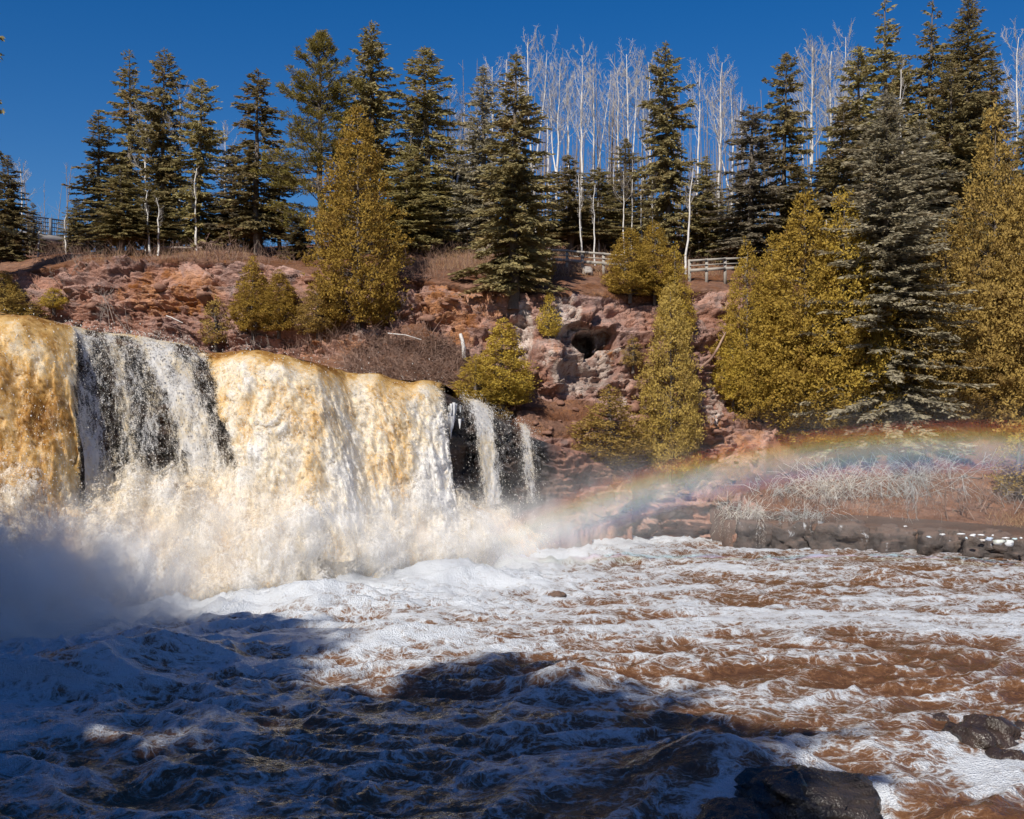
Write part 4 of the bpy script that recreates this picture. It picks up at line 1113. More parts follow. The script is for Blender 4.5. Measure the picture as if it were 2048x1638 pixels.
YOUNG = [(150, 395, 63), (215, 400, 60), (350, 400, 62), (432, 405, 61), (492, 410, 60), (560, 330, 59), (600, 425, 57), (690, 330, 60), (790, 400, 60), (870, 390, 64), (1062, 340, 62), (1105, 390, 63), (1165, 375, 66), (1225, 370, 67), (1290, 360, 68), (1385, 400, 64), (1445, 385, 63), (1480, 340, 61)]
for k, (px, top, Y) in enumerate(YOUNG):
    foot, H = place(px, top, None, Y)
    plant("young_spruce", SPR[(2, 4, 3)[k % 3]], 14.0, 1.75, foot, H, max(1.0, H * .24), (bark_m, (spruce_m, bluespruce_m)[k % 2]), ORD[k] + " low young spruce from the left among the rim trees", "tree", "young spruces filling the rim")

# far wood: thin grey stems nobody can count
mb = MB()
nf = 420
px_ = np.concatenate([rs.uniform(870, 1560, 260), rs.uniform(1560, 2200, 100), rs.uniform(-250, 480, 60)])
Yf_ = rs.uniform(74, 100, nf)
b0 = np.array([ground_at(a, b) for a, b in zip(px_, Yf_)])
hh = rs.uniform(6, 13, nf); hh = np.where(px_ < 480, hh * .5, hh)
b1_ = b0 + np.stack([rs.normal(0, .4, nf), rs.normal(0, .4, nf), hh], 1)
V, Fc = tubes_batch(b0, b1_, rs.uniform(.035, .08, nf), np.full(nf, .012), sides=4); mb.add(V, Fc)
kk = np.repeat(np.arange(nf), 16); u = rs.uniform(.35, 1, len(kk))
p0 = b0[kk] * (1 - u)[:, None] + b1_[kk] * u[:, None]
dd_ = rs.normal(0, 1, (len(kk), 3)); dd_[:, 2] = np.abs(dd_[:, 2]) + .8; dd_ /= np.linalg.norm(dd_, axis=1)[:, None]
V, Fc = tubes_batch(p0, p0 + dd_ * (rs.uniform(.5, 1.8, len(kk)) * (1.2 - u))[:, None] * 1.3, np.full(len(kk), .011), np.full(len(kk), .004)); mb.add(V, Fc)
tag(add("far_wood", mb.mesh("far_wood"), greytw_m), "far thicket of thin grey bare stems on the hill", "woods", kind="stuff")

# the near bank's own trees, behind and left of the viewpoint: they throw the shade that lies on the pool
SHADE = [(-6.0, -4.6, 19.5, 3.2), (-8.0, -3.0, 22, 4.2), (-12.0, -4.0, 25, 4.4), (-16.0, -1.5, 25.5, 4.4), (-20.0, -3.0, 28, 4.6), (-24.0, -1.0, 29, 4.6), (-28.0, -2.5, 30, 4.8), (-32.5, -1.5, 30, 4.8), (-8.0, -11.0, 23, 3.6), (-10.0, -9.0, 25, 4.4), (-14.0, -10.0, 28, 4.6), (-18.5, -8.5, 29, 4.6), (-23, -9, 32, 4.8), (-7.5, -6.5, 20, 3.0), (-28, -9, 34, 5), (-37, -4, 31, 5), (-33, -9, 34, 5), (-19.5, 6.5, 20, 4.2), (-22.5, 9, 20, 4.6)]
SHADE += [(-17.0, 3.5, 21, 4.4)]
for k, (sx, sy, H, rr) in enumerate(SHADE):
    sx += 1.0
    zb = float(np.interp(sy - 15 * sstep(-10, -20, sx), [-60, -12, 0, 5, 7.5], [9, 3.6, 2.7, 1.3, -.1])) - .5
    plant("spruce_tree", SPR[(7, 6)[k % 2]], 14.0, 1.6, (sx, sy, zb), H * .925, rr, (bark_m, spruce_m), ORD[k] + " tall spruce of the near bank whose shade lies on the pool", "tree", "spruces of the near bank")
# ------------------------------------------------------------------ rocks
def rock_mesh(seed, sx, sy, sz, boxy=2.6, rough=.16, nu=36, nv=24, facet=.12):
    r = np.random.default_rng(seed)
    u = np.linspace(0, 2 * math.pi, nu, endpoint=False); v = np.linspace(0.02, math.pi - .02, nv)
    U, V = np.meshgrid(u, v, indexing='ij')
    D = np.stack([np.cos(U) * np.sin(V), np.sin(U) * np.sin(V), np.cos(V)], -1).reshape(-1, 3)
    k = (np.abs(D) ** boxy).sum(1) ** (-1 / boxy)
    Pq = D * k[:, None]
    off = r.uniform(-50, 50, 3)
    F1, F2, rid, vec = worley(Q_ := D * 1.6 + off, seed)
    Pq = Pq * (1 + facet * (rid - .5) * 2 + rough * fbm(D * 1.7 + off, 4, seed) - .08 * sstep(.1, 0, F2 - F1))[:, None]
    Pq = Pq + .05 * fbm(D * 6 + off, 3, seed + 3)[:, None] * D
    Pq = Pq * np.array([sx, sy, sz])
    idx = np.arange(nu * nv).reshape(nu, nv)
    i2 = np.roll(idx, -1, 0)
    Fc = np.stack([idx[:, :-1].ravel(), idx[:, 1:].ravel(), i2[:, 1:].ravel(), i2[:, :-1].ravel()], 1)
    caps = np.concatenate([np.stack([np.full(nu - 2, idx[0, e]), idx[1:-1, e] if e == 0 else idx[2:, e], idx[2:, e] if e == 0 else idx[1:-1, e]], 1) for e in (0, nv - 1)])
    mb = MB(); mb.add(Pq, Fc); mb.f.append(np.concatenate([caps, caps[:, 2:]], 1))
    return mb.mesh("rock")
ledge_m = rock_mat("ledge_rock", (.075, .058, .052), (.13, .09, .072), (.05, .045, .045), 1.0, dust=(.17, .105, .075))
blackrock_m = rock_mat("black_wet_rock", (.02, .018, .017), (.045, .034, .028), (.012, .011, .011), 2.0, wet=True)
brownrock_m = rock_mat("brown_wet_rock", (.032, .022, .018), (.055, .036, .028), (.018, .014, .013), 2.0, wet=True)
grey_m = rock_mat("grey_boulder", (.30, .27, .25), (.38, .35, .33), (.2, .17, .16), 3.0)
red_m = rock_mat("red_stone", (.24, .12, .085), (.31, .175, .125), (.13, .09, .08), 1.6)
it = NT("ice"); inn = it.noise(it.coord("Object"), 6, 4)
ice_m = it.done(it.bsdf(it.mix(inn, (.55, .58, .62), (.72, .73, .75)), .3, it.bump(inn, .5, .05), spec=.5))

t = NT("iced_ledge_rock"); co = t.coord("Object")
n1 = t.noise(co, 1.3, 6, .6); n2 = t.noise(co, 8, 5, .65); icy = t.noise(t.mapping(co, (1.4, 1.4, .8)), 1.1, 6, .7, .8)
c = t.mix(t.range(n1, .35, .65), (.06, .05, .047), (.11, .082, .07)); c = t.mix(t.range(n2, .5, .72), c, (.05, .045, .045))
up = t.n("ShaderNodeSeparateXYZ"); t.l(t.n("ShaderNodeNewGeometry").outputs["Normal"], up.inputs[0])
c = t.mix(t.math('MULTIPLY', t.range(up.outputs[2], .5, .9), .8), c, (.16, .11, .088))
icef = t.math('MULTIPLY', t.math('MULTIPLY', t.range(icy, .57, .64), t.range(up.outputs[2], .75, .3)), t.range(n2, .3, .5))
c = t.mix(icef, c, (.5, .52, .55))
iced_m = t.done(t.bsdf(c, t.range(icef, 0, 1, .7, .25), t.bump(t.math('ADD', n2, n1), .8, .1), spec=.4))
BLOCKS = [  # px, py centre, distance, half sizes m, label
 (1512, 1052, 45.8, .85, .9, .80, "tall blunt rock block at the left end of the ledge, under straw coloured frost"),
 (1592, 1054, 45.6, 1.05, .9, .80, "wide rounded ledge block with a curved joint, second from the left"),
 (1684, 1070, 44.8, 1.15, 1.0, .78, "long ledge block streaked with ice, third from the left"),
 (1790, 1082, 43.8, 1.05, 1.0, .68, "ledge block with two ice streaks, fourth from the left"),
 (1888, 1090, 42.9, 1.0, 1.0, .66, "ledge block with a split front, third from the right edge"),
 (1972, 1098, 42.0, .9, 1.0, .62, "ledge block below the ice chunks, second from the right edge"),
 (2055, 1104, 41.3, .95, 1.0, .60, "dark ledge block cut by the right edge"),
]
for k, (px, py, Y, a, b, c_, lab) in enumerate(BLOCKS):
    p = at(px, py, Y); p[2] = c_ * .45
    o = tag(empty("rock_block", (p[0], p[1] + .3, 0)), lab, "rock", "blocks of the rock ledge")
    add("stone", rock_mesh(500 + k, a * 1.02, b, c_ * 1.02, 5.0, .22, 60, 38, .2), iced_m, o, (0, 0, c_ * .45)).rotation_euler = (0, 0, .3 * math.sin(k * 2.4))
# shelf behind the blocks
n1_, n2_ = 60, 14
sp = np.linspace(1450, 2300, n1_); sY = np.interp(sp, [1450, 1600, 2048, 2300], [46.2, 45.6, 41.6, 40])
Sg_ = np.stack([((sp - 1024) / F * sY)[:, None] + 0 * np.linspace(0, 1, n2_)[None], sY[:, None] + np.linspace(-.2, 5.5, n2_)[None], np.interp(sp, [1450, 1600, 2048, 2300], [1.15, 1.05, .85, .8])[:, None] + np.linspace(0, .35, n2_)[None]], -1).reshape(-1, 3)
Sg_[:, 2] += .06 * fbm(Sg_ * 1.5, 4, 3)
Sb = Sg_.copy(); Sb[:, 2] = -1.2
fs = grid_faces(n1_, n2_); allv = np.concatenate([Sg_, Sb])
rim_ = np.array([i * n2_ for i in range(n1_)]); left_ = np.arange(n2_)
wallf = np.stack([rim_[:-1], rim_[1:], rim_[1:] + n1_ * n2_, rim_[:-1] + n1_ * n2_], 1); wl2 = np.stack([left_[1:], left_[:-1], left_[:-1] + n1_ * n2_, left_[1:] + n1_ * n2_], 1)
shelf_m = rock_mat("shelf_rock", (.09, .06, .048), (.14, .085, .062), (.06, .045, .04), 1.2)
tag(add("rock_shelf", mesh_np("rock_shelf", allv, np.concatenate([fs, wallf, wl2])), shelf_m), "flat dark rock shelf behind the ledge blocks at the right", "rock shelf", kind="structure")
# ice chunks on the shelf
CH = [(1772, 1058, 10), (1812, 1056, 9), (1885, 1069, 8), (1858, 1074, 5), (1922, 1068, 9), (1946, 1071, 8), (1933, 1076, 5), (1962, 1070, 6), (1966, 1081, 9), (1978, 1078, 8), (1985, 1071, 5), (1998, 1084, 16), (2018, 1086, 13), (2012, 1076, 7), (2030, 1078, 6), (2042, 1076, 6)]
for k, (px, py, w) in enumerate(sorted(CH)):
    zc = .95; Y = (CAMZ - zc) * F / (py - HY)
    s_ = w / F * Y
    o = add("ice_chunk", rock_mesh(700 + k, s_ * (.45 + .5 * ((k * 7) % 5) / 4), s_ * .6, s_ * (.22 + .2 * ((k * 3) % 4) / 3), 3.0, .5, 9, 7, .4), ice_m, None, tuple(at(px, py, Y)))
    tag(o, ORD[k] + " white ice chunk from the left on the shelf at the right edge", "ice", "ice chunks on the shelf")

for k, (px, py, Y, a, b, c_, m, lab) in enumerate([
 (1600, 1618, 13.3, .86, .7, .46, blackrock_m, "black wet boulder rising from the shaded rapids at the bottom edge"),
 (1480, 1655, 12.6, .5, .5, .24, blackrock_m, "low black rock awash left of the black wet boulder"),
 (1965, 1500, 16.0, .50, .55, .46, brownrock_m, "brown wet boulder with a blunt peak at the right edge"),
 (2010, 1545, 15.2, .34, .40, .30, brownrock_m, "lower brown boulder leaning on the peaked one at right"),
 (2052, 1540, 15.3, .20, .30, .22, brownrock_m, "small brown rock cut by the right edge below the peaked boulder"),
 (1872, 1442, 17.6, .25, .22, .12, brownrock_m, "flat rock barely awash left of the peaked boulder"),
 (2040, 1462, 17.0, .16, .2, .14, brownrock_m, "little brown rock behind the peaked boulder at the right edge"),
 (1114, 1196, 31.2, .24, .22, .18, ledge_m, "small lone grey rock standing in the foam at mid pool"),
 (1478, 1075, 46.2, .34, .4, .34, red_m, "rusty boulder at the water line left of the ledge blocks"),
]):
    p = at(px, py, Y)
    tag(add("boulder", rock_mesh(800 + k, a, b, c_, 2.5, .26, 64, 42, .14), m, None, tuple(p)), lab, "rock", "boulders in the pool")
p = cliff_hit(1173, 545)
tag(add("boulder", rock_mesh(850, .27, .25, .24, 2.6, .12), grey_m, None, (p[0], p[1], p[2] + .12)), "pale grey boulder below the long rail fence", "rock")

# loose stones bedded in the cliff and its slopes: pieces of the cliff
stone_meshes = [rock_mesh(900 + k, 1, 1, .62, 3.0, .2, 12, 8, .16) for k in range(6)]
for me in stone_meshes: me.materials.append(red_m)
rs = np.random.default_rng(5)
spots = [(rs.uniform(60, 700), rs.uniform(560, 720)) for _ in range(60)] + [(rs.uniform(700, 960), rs.uniform(560, 660)) for _ in range(25)] + [(rs.uniform(1020, 1290), rs.uniform(770, 960)) for _ in range(46)] + [(rs.uniform(1380, 1460), rs.uniform(600, 900)) for _ in range(18)] + [(rs.uniform(1300, 1480), rs.uniform(880, 1060)) for _ in range(40)] + [(rs.uniform(1500, 2040), rs.uniform(890, 1040)) for _ in range(40)]
for k, (px, py) in enumerate(spots):
    p = cliff_hit(px, py); s_ = rs.lognormal(math.log(.11), .5)
    o = bpy.data.objects.new("stone", stone_meshes[k % 6]); col.objects.link(o); o.parent = cliff
    o.location = tuple(p); o.scale = (s_ * rs.uniform(.8, 1.6), s_, s_ * rs.uniform(.7, 1.1)); o.rotation_euler = (rs.normal(0, .2), rs.normal(0, .2), rs.uniform(0, 6.28))

# ------------------------------------------------------------------ fences and bridge
wt = NT("weathered_wood"); co = wt.coord("Object"); wn_ = wt.noise(wt.mapping(co, (1, 8, 8)), 3, 4)
wood_m = wt.done(wt.bsdf(wt.mix(wn_, (.24, .215, .19), (.40, .37, .33)), .85))
st_ = NT("dark_steel"); steel_m = st_.done(st_.bsdf((.13, .135, .15), .5, spec=.4))
ct = NT("concrete"); cn = ct.noise(ct.coord("Object"), 2, 5); conc_m = ct.done(ct.bsdf(ct.mix(cn, (.24, .22, .21), (.36, .34, .32)), .9))
def box_mesh(sx, sy, sz, bev=.012):
    V = np.array([[x_, y_, z_] for x_ in (-1, 1) for y_ in (-1, 1) for z_ in (-1, 1)], float) * np.array([sx, sy, sz]) / 2
    Fc = np.array([[0, 1, 3, 2], [4, 6, 7, 5], [0, 4, 5, 1], [2, 3, 7, 6], [0, 2, 6, 4], [1, 5, 7, 3]])
    return V, Fc
def beam(name, p, q, w, h, mat, parent, org):
    p, q = np.array(p, float), np.array(q, float); d = q - p; L = np.linalg.norm(d); d /= L
    s = np.cross(d, [0, 0, 1.0]); n = np.linalg.norm(s); s = s / n if n > 1e-4 else np.array([1.0, 0, 0]); u = np.cross(s, d)
    V, Fc = box_mesh(L, w, h)
    V = (p + q) / 2 + V[:, :1] * d + V[:, 1:2] * s + V[:, 2:3] * u
    return add(name, mesh_np(name, V - org, Fc), mat, parent)
def fence(posts, lab, hgt=1.0, ext=None):
    """posts: (px, top row, distance)"""
    org = at(*posts[0]); org[2] -= hgt
    root = tag(empty("rail_fence", tuple(org)), lab, "fence", "weathered rail fences along the rim")
    tops = [at(*q) for q in posts]
    for p in tops:
        beam("post", p - [0, 0, hgt + .5], p + [0, 0, .04], .14, .14, wood_m, root, org)
    rl = tops if ext is None else tops + [at(*ext)]
    for a, b in zip(rl[:-1], rl[1:]):
        for dz, hh, th in ((-.03, .10, .07), (-.28, .05, .05), (-.52, .15, .05)):
            f = np.array([0, -.095, dz]); beam("rail", a + f, b + f, th, hh, wood_m, root, org)
    return root
fence([(882, 460, 61), (905, 464, 61.5), (930, 467, 62), (956, 463, 64), (985, 460, 67)], "small grey rail fence behind the leaning white birch", 1.0)
fence([(1098, 499, 57.5), (1134, 501, 57), (1165, 504, 56.6), (1207, 507, 56.2), (1250, 511, 55.8)], "long grey rail fence beside the great front spruce", 1.0)
fence([(1379, 521, 55.6), (1413, 519, 55.6), (1450, 517, 56), (1490, 516, 57)], "short grey rail fence at the rim above the bare rock gully", 1.0)
# bridge
A_, B_ = at(-160, 412, 78), at(172, 458, 84)
br = tag(empty("road_bridge", tuple(A_)), "grey bridge with steel railing behind the trees at far left", "bridge")
beam("deck", A_ - [0, 0, 1.65], B_ - [0, 0, 1.65], 6.0, .55, conc_m, br, A_)
beam("girder", A_ - [0, -.5, 2.25], B_ - [0, -.5, 2.25], .5, .65, conc_m, br, A_)
for q in np.linspace(0, 1, 9):
    p = A_ * (1 - q) + B_ * q + np.array([0, -2.9, 0]); beam("post", p - [0, 0, 1.4], p, .16, .16, steel_m, br, A_)
for dz in (0, -.3, -.6, -.9, -1.2):
    beam("rail", A_ + [0, -2.8, dz], B_ + [0, -2.8, dz], .06, .09 if dz == 0 else .05, steel_m, br, A_)
nbal = 90
qq = np.linspace(0.005, .995, nbal)[:, None]; pb = A_ * (1 - qq) + B_ * qq + np.array([0, -2.75, 0]) - A_
V, Fc = tubes_batch(pb - [0, 0, 1.3], pb, np.full(nbal, .022), np.full(nbal, .022), sides=4)
add("balusters", mesh_mixed("balusters", V, Fc), steel_m, br)["kind"] = "stuff"
pier = A_ * .55 + B_ * .45
beam("pier", pier - [0, 0, 9], pier - [0, 0, 2.6], 1.2, 1.2, conc_m, br, A_)

# ------------------------------------------------------------------ shrubs, brush, dead wood, dry grass
def twig_shrub(seed, w, h, n, droop=0.0, rad=.008, depth=None, levels=2):
    """crooked stems that fork twice; droop bends the ends over"""
    r = np.random.default_rng(seed); mb = MB(); dp_ = depth or w
    n0 = max(5, n // 11)
    b = np.stack([r.normal(0, .22 * w, n0), r.normal(0, .2 * dp_, n0), np.full(n0, -.1)], 1)
    d = np.stack([r.normal(0, .34, n0) * w, r.normal(0, .3, n0) * dp_, h * r.uniform(.4, .85, n0) * (1 - .35 * min(droop, 1))], 1)
    seg = [(b, d, rad * 1.6, .10)]
    for lev, (mul, ln) in enumerate(((4, .42), (4, .36), (3, .34))[:levels]):
        b0_, d0_, rr, _ = seg[-1]
        k = len(b0_) * mul; i = r.integers(0, len(b0_), k); u = r.uniform(.35, 1, k)[:, None]
        q = b0_[i] + d0_[i] * u; q[:, 2] -= (droop * h * .10 * (lev + 1) * u[:, 0] ** 2)
        L0 = np.linalg.norm(d0_[i], axis=1)[:, None]
        dn = d0_[i] / L0 + r.normal(0, .65, (k, 3)); dn[:, 2] -= droop * (.7 + .8 * lev)
        seg.append((q, dn / np.linalg.norm(dn, axis=1)[:, None] * L0 * ln * r.uniform(.5, 1.3, (k, 1)), rr * .66, .12))
    for (q, dq, rr, bd) in seg:
        L0 = np.linalg.norm(dq, axis=1)[:, None]
        V, Fc = tubes_batch(q, q + dq, np.full(len(q), rr), np.full(len(q), rr * .6), bend=r.normal(0, 1, (len(q), 3)) * bd * L0); mb.add(V, Fc)
    return mb.mesh("shrub")
frost_t = NT("frosted_twigs"); fn = frost_t.noise(frost_t.coord("Object"), 5, 3)
frost_m = frost_t.done(frost_t.bsdf(frost_t.mix(frost_t.range(fn, .35, .65), (.50, .46, .38), (.70, .68, .65)), .5, spec=.4))
frost2_t = NT("grey_frosted_twigs"); fn = frost2_t.noise(frost2_t.coord("Object"), 3, 3)
frost2_m = frost2_t.done(frost2_t.bsdf(frost2_t.mix(frost2_t.range(fn, .35, .65), (.28, .29, .27), (.54, .55, .55)), .6, spec=.4))
straw_t = NT("straw"); fn = straw_t.noise(straw_t.coord("Object"), 2, 3)
straw_m = straw_t.done(straw_t.bsdf(straw_t.mix(fn, (.30, .17, .08), (.46, .32, .19)), .8))
for k, (px, py, wpx, hpx, n, dr, rad, m, nm, lab) in enumerate([
 (1488, 1035, 90, 115, 300, 1.1, .008, frost_m, "frosted_shrub", "straw coloured icy shrub drooping over the left end of the ledge"),
 (1540, 985, 110, 70, 240, .9, .008, frost2_m, "frosted_shrub", "grey frosted shrub behind the drooping icy one"),
 (1610, 1035, 140, 60, 300, .9, .008, frost2_m, "frosted_shrub", "low tangle of icy grey twigs on the ledge top"),
 (1685, 990, 155, 160, 520, 1.1, .008, frost_m, "frosted_shrub", "largest white frosted shrub below the huge grey spruce"),
 (1795, 985, 175, 160, 520, 1.1, .008, frost2_m, "frosted_shrub", "grey green frosted shrub right of the largest white one"),
 (1885, 950, 150, 110, 240, .9, .008, frost2_m, "frosted_shrub", "thin frosted shrub high on the bank near the right edge"),
 (1925, 1035, 80, 85, 40, .1, .018, brown_m, "bare_shrub", "dark bare shrub with crooked stems on the right bank"),
 (2030, 1035, 60, 90, 50, .3, .014, greytw_m, "bare_shrub", "shaded bare shrub at the right edge of the bank"),
 (232, 655, 60, 100, 24, .0, .012, greytw_m, "bare_shrub", "tall bare shrub on the middle of the left cliff"),
 (455, 685, 50, 70, 26, .2, .012, brown_m, "bare_shrub", "bare shrub beside the straggly cedar"),
 (525, 718, 60, 75, 26, .0, .010, greytw_m, "bare_shrub", "thin bare shrub below the cedar pair"),
 (118, 560, 60, 60, 26, .0, .010, greytw_m, "bare_shrub", "bare shrub at the left rim near the bridge"),
 (440, 515, 50, 60, 20, .1, .014, brown_m, "bare_shrub", "dark bare shrub on the rim left of the pointed spruce"),
 (1280, 548, 60, 45, 40, .1, .010, greytw_m, "bare_shrub", "grey bare shrub at the rim right of the pale boulder"),
 (1130, 548, 60, 40, 60, .1, .009, brown_m, "bare_shrub", "brown bare shrub under the left end of the long fence"),
 (985, 530, 110, 60, 110, .1, .009, brown_m, "bare_shrub", "reddish bare shrub left of the great front spruce"),
 (590, 620, 40, 50, 24, .1, .009, brown_m, "bare_shrub", "small brown shrub between the cedar pair and the olive cedar"),
 (1180, 800, 60, 50, 40, .2, .010, brown_m, "bare_shrub", "bare brown shrub under the cave"),
 (1720, 830, 80, 70, 60, .5, .014, greytw_m, "bare_shrub", "grey dead twigs hanging left of the huge spruce foot"),
]):
    p = cliff_hit(px, py) if py < 1020 else (at(px, py, 46.5 if px < 1700 else 46.0))
    if py >= 1020: p[2] = 1.15 if px < 1700 else 1.25
    w_, h_ = wpx / F * p[1], hpx / F * p[1]
    o = add(nm, twig_shrub(1000 + k, w_ * .9, h_, n, dr, rad, levels=3), m, None, tuple(p))
    tag(o, lab, "shrub", "frosted shrubs on the right bank" if nm == "frosted_shrub" else "bare shrubs of the far bank")
# brown brush mound
mb = MB(); r = np.random.default_rng(3)
nb_ = 3600
ppx_, ppy_ = r.uniform(690, 945, nb_), r.uniform(672, 775, nb_)
inside = ((ppx_ - 815) / 125) ** 2 + ((ppy_ - 740) / 78) ** 2 < 1
ppx_, ppy_ = ppx_[inside], ppy_[inside]
b0 = np.array([cliff_hit(a, b) for a, b in zip(ppx_, ppy_)])
m_ = len(b0); dn = r.normal(0, 1, (m_, 3)); dn[:, 2] = dn[:, 2] * .7 + .2; dn[:, 1] -= .45; dn /= np.linalg.norm(dn, axis=1)[:, None]
V, Fc = tubes_batch(b0, b0 + dn * r.uniform(.3, 1.25, m_)[:, None], r.uniform(.008, .02, m_), np.full(m_, .005), bend=r.normal(0, .14, (m_, 3))); mb.add(V, Fc)
tag(add("brush_mound", mb.mesh("brush_mound"), brown_m), "dense mound of bare brown brush above the cream curtain", "brush", kind="stuff")
# dead wood
def log(name, pts, r0, r1, m, lab):
    mb = MB(); pts = np.array(pts); k = np.linspace(0, 1, 8); P_ = np.stack([np.interp(k, np.linspace(0, 1, len(pts)), pts[:, j]) for j in range(3)], 1); P_ += np.random.default_rng(1).normal(0, .012, P_.shape)
    tube(mb, P_ - pts[0], np.linspace(r0, r1, 8), 8); return tag(add(name, mb.mesh(name, True), m, None, tuple(pts[0])), lab, "dead wood")
p = cliff_hit(930, 715)
log("broken_snag", [p - [0, .3, .2], at(927, 690, p[1] - .5), at(921, 668, p[1] - .5)], .10, .075, birch_m, "short white broken snag standing above the leaning cedar")
log("fallen_branch", [at(1640, 505, 55.2), at(1690, 508, 55), at(1728, 503, 54.8)], .07, .03, greytw_m, "grey dead branch lying across the golden cedars")
p = cliff_hit(345, 503); log("fallen_log", [p + [-1.2, -.3, .2], p + [0, -.3, .22], p + [1.6, -.3, .2]], .08, .05, greytw_m, "grey fallen log along the left rim")
p = cliff_hit(345, 645); log("fallen_log", [p + [-.3, -.35, .35], p + [0, -.35, .25], p + [.5, -.35, .0]], .03, .02, birch_m, "thin pale stick lying on the left cliff")
p = cliff_hit(815, 690); log("fallen_log", [p + [-.9, -.5, .5], p + [0, -.6, .4], p + [.6, -.6, .2]], .025, .015, birch_m, "pale stick lying on the brown brush mound")
log("dead_branch", [at(1400, 738, 51.2), at(1425, 715, 51.4), at(1452, 665, 52)], .08, .04, brown_m, "dark dead branch slanting across the bare rock gully")
for k, (px, top, bt_, lab) in enumerate([(1652, 440, 560, "bare grey snag at the peak of the golden cedar"), (1545, 590, 700, "thin dead stem in the hollow of the right hand thicket")]):
    log("dead_snag", [at(px, bt_, 54.2), at(px + 2, (top + bt_) / 2, 54.2), at(px + 1, top, 54.3)], .07, .03, birch_m, lab)

# dry grass and undergrowth on the rim and benches: uncountable
def scatter(name, lab, cat, boxes, n, hl, rad, m, seed, upz=1.0):
    r = np.random.default_rng(seed); P_ = []
    for (x0, x1, y0, y1, wgt) in boxes:
        for _ in range(int(n * wgt)): P_.append(cliff_hit(r.uniform(x0, x1), r.uniform(y0, y1)))
    P_ = np.array(P_); k = len(P_); P_ = P_ + np.stack([r.normal(0, .12, k), r.normal(0, .12, k), np.full(k, -.03)], 1)
    d = np.stack([r.normal(0, .5, k), r.normal(0, .4, k) - .1, np.full(k, upz)], 1) * r.uniform(hl[0], hl[1], k)[:, None]
    V, Fc = tubes_batch(P_, P_ + d, np.full(k, rad), np.full(k, rad * .4), bend=r.normal(0, .05, (k, 3)))
    return tag(add(name, mesh_mixed(name, V, Fc), m), lab, cat, kind="stuff")
scatter("dry_grass", "dry tan grass on the rim and the low shelf", "grass", [(1090, 1440, 500, 552, .30), (860, 1000, 475, 540, .2), (1090, 1300, 955, 985, .25), (180, 500, 492, 520, .12), (1180, 1460, 975, 1010, .1), (1985, 2048, 1030, 1056, .03)], 4200, (.15, .5), .009, straw_m, 21)
scatter("undergrowth", "brown leafless undergrowth along the rim", "undergrowth", [(60, 620, 490, 525, .3), (760, 1110, 480, 560, .3), (1100, 1450, 490, 550, .2), (560, 700, 650, 720, .1), (1560, 2048, 870, 1010, .18)], 4200, (.3, 1.0), .008, brown_m, 22, .9)

# icicles frozen to the ledge
LYi, LZi = lip(903.0)
ic = tag(empty("icicle_cluster", tuple(at(903, 850, LYi - 1.0))), "white icicles hanging on the black rock left of the side cascade", "ice")
r = np.random.default_rng(9)
for k in range(22):
    px, py = 903 + r.normal(0, 9), 838 + r.normal(0, 18); p = at(px, py, LYi - 1.0 - abs(r.normal(0, .15))) - np.array(ic.location)
    L = r.uniform(.25, .6); mb = MB(); tube(mb, [p + [0, 0, L / 2], p + [0, 0, .1], p - [0, 0, L / 2]], [r.uniform(.05, .11), .06, .01], 6); add("icicle", mb.mesh("icicle", True), ice_m, ic)
# ------------------------------------------------------------------ spray mist and the rainbow standing in it
def mist_mat(name, dens, scale, g=-.35):
    t = NT(name); co = t.coord("Object")
    ln = t.n("ShaderNodeVectorMath", operation='LENGTH'); t.l(co, ln.inputs[0])
    fall = t.math('POWER', t.range(ln.outputs["Value"], 1.0, 0.0, 0.0, 1.0), 1.3)
    n = t.noise(t.n("ShaderNodeNewGeometry").outputs["Position"], scale, 5, .6, .6)
    d = t.math('MULTIPLY', t.math('MULTIPLY', fall, t.range(n, .36, .64, .12, 1.6)), dens)
    v = t.n("ShaderNodeVolumeScatter"); v.inputs["Color"].default_value = (.96, .96, .97, 1); v.inputs["Anisotropy"].default_value = g
    t.l(d, v.inputs["Density"]); t.l(v.outputs[0], t.out.inputs["Volume"])
    return t.m
import bmesh
bm = bmesh.new(); bmesh.ops.create_icosphere(bm, subdivisions=3, radius=1.0); ico = bpy.data.meshes.new("mist"); bm.to_mesh(ico); bm.free()
mist_root = tag(empty("spray_mist", (-8, 30, 0)), "pale spray mist drifting from the foot of the falls", "mist", kind="stuff")
for (px, py, Y, rx, ry, rz, dens) in [
 (20, 1190, 25.5, 5.6, 4.2, 3.0, .8), (170, 1160, 27.5, 5.0, 3.0, 2.2, .4), (420, 1080, 31.5, 6.5, 3.0, 2.6, .30), (720, 1080, 34, 6.5, 3.0, 2.5, .28),
 (1010, 1080, 37.5, 5.5, 4.0, 2.2, .30), (1250, 1010, 42, 8.0, 5.0, 3.0, .06), (1800, 960, 43, 13, 5.5, 4.2, .022)]:
    me = ico.copy(); me.materials.append(mist_mat("mist", dens, 1.1))
    o = add("mist", me, None, mist_root); p = at(px, py, Y) - np.array([-8, 30, 0]); o.location = tuple(p); o.scale = (rx, ry, rz)

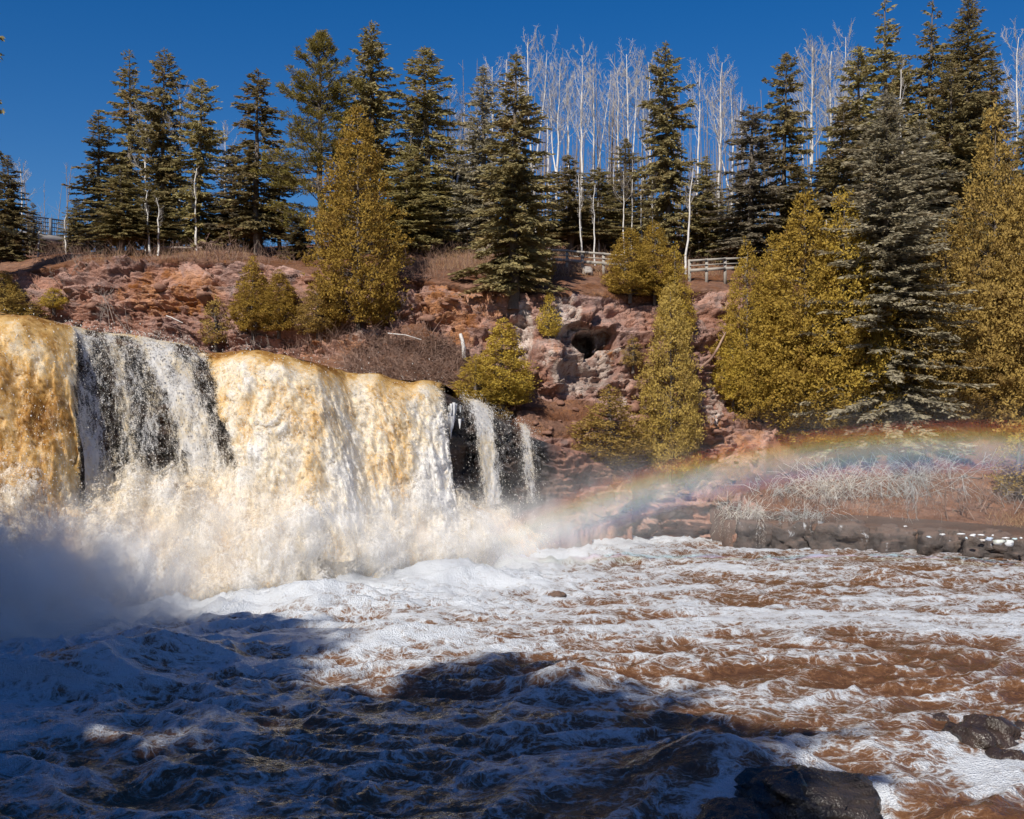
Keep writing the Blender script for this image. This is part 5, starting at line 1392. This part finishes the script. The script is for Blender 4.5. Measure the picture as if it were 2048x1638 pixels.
# rainbow: concentric lens-shaped bands of tinted mist round the axis that points away from the sun
ax = -to_sun; DR = 29.0
eye = np.array([0, 0, CAMZ])
e1 = np.array([math.sin(SUN_AZ), math.cos(SUN_AZ), 0.0]) ; e1 = e1 - ax * (e1 @ ax); e1 /= np.linalg.norm(e1)
e2 = np.cross(ax, e1)
rb = tag(empty("rainbow", tuple(eye + ax * DR)), "faint rainbow arching through the mist right of the falls", "rainbow", kind="stuff")
BANDS = [("red_band", 42.22, .17, (1.0, .10, .03)), ("orange_band", 42.04, .18, (1.0, .36, .03)), ("yellow_band", 41.84, .17, (.95, .85, .10)), ("green_band", 41.64, .18, (.12, .9, .30)), ("blue_band", 41.40, .19, (.06, .45, 1.0)), ("violet_band", 41.15, .22, (.42, .28, .95))]
aa = np.linspace(R(-52), R(30), 90)
for nm, ang, hw, c_ in BANDS:
    k = np.linspace(0, 2 * math.pi, 12, endpoint=False)
    rad = DR * np.tan(np.radians(ang + hw * np.cos(k))); dep = .8 * np.sin(k)
    V = []
    for a in aa:
        dirv = math.cos(a) * e1 + math.sin(a) * e2
        V.append(dirv[None] * rad[:, None] + ax[None] * dep[:, None])
    V = np.array(V).reshape(-1, 3); n_ = 12
    i = np.arange(len(aa) - 1)[:, None] * n_ + np.arange(n_)[None]; j = np.arange(len(aa) - 1)[:, None] * n_ + (np.arange(n_)[None] + 1) % n_
    Fc = np.stack([i, i + n_, j + n_, j], -1).reshape(-1, 4)
    mb = MB(); mb.add(V, Fc)
    for e in (0, len(aa) - 1):
        b_ = e * n_; mb.f.append(np.array([[b_, b_ + q + 1, b_ + q, b_ + q] if e else [b_, b_ + q, b_ + q + 1, b_ + q + 1] for q in range(1, n_ - 1)]))
    t = NT(nm); v = t.n("ShaderNodeVolumeScatter"); v.inputs["Color"].default_value = (*c_, 1); v.inputs["Density"].default_value = .17; v.inputs["Anisotropy"].default_value = -.45
    t.l(v.outputs[0], t.out.inputs["Volume"])
    me = mb.mesh(nm); bm = bmesh.new(); bm.from_mesh(me); bmesh.ops.recalc_face_normals(bm, faces=bm.faces); bm.to_mesh(me); bm.free()
    add(nm, me, t.m, rb)
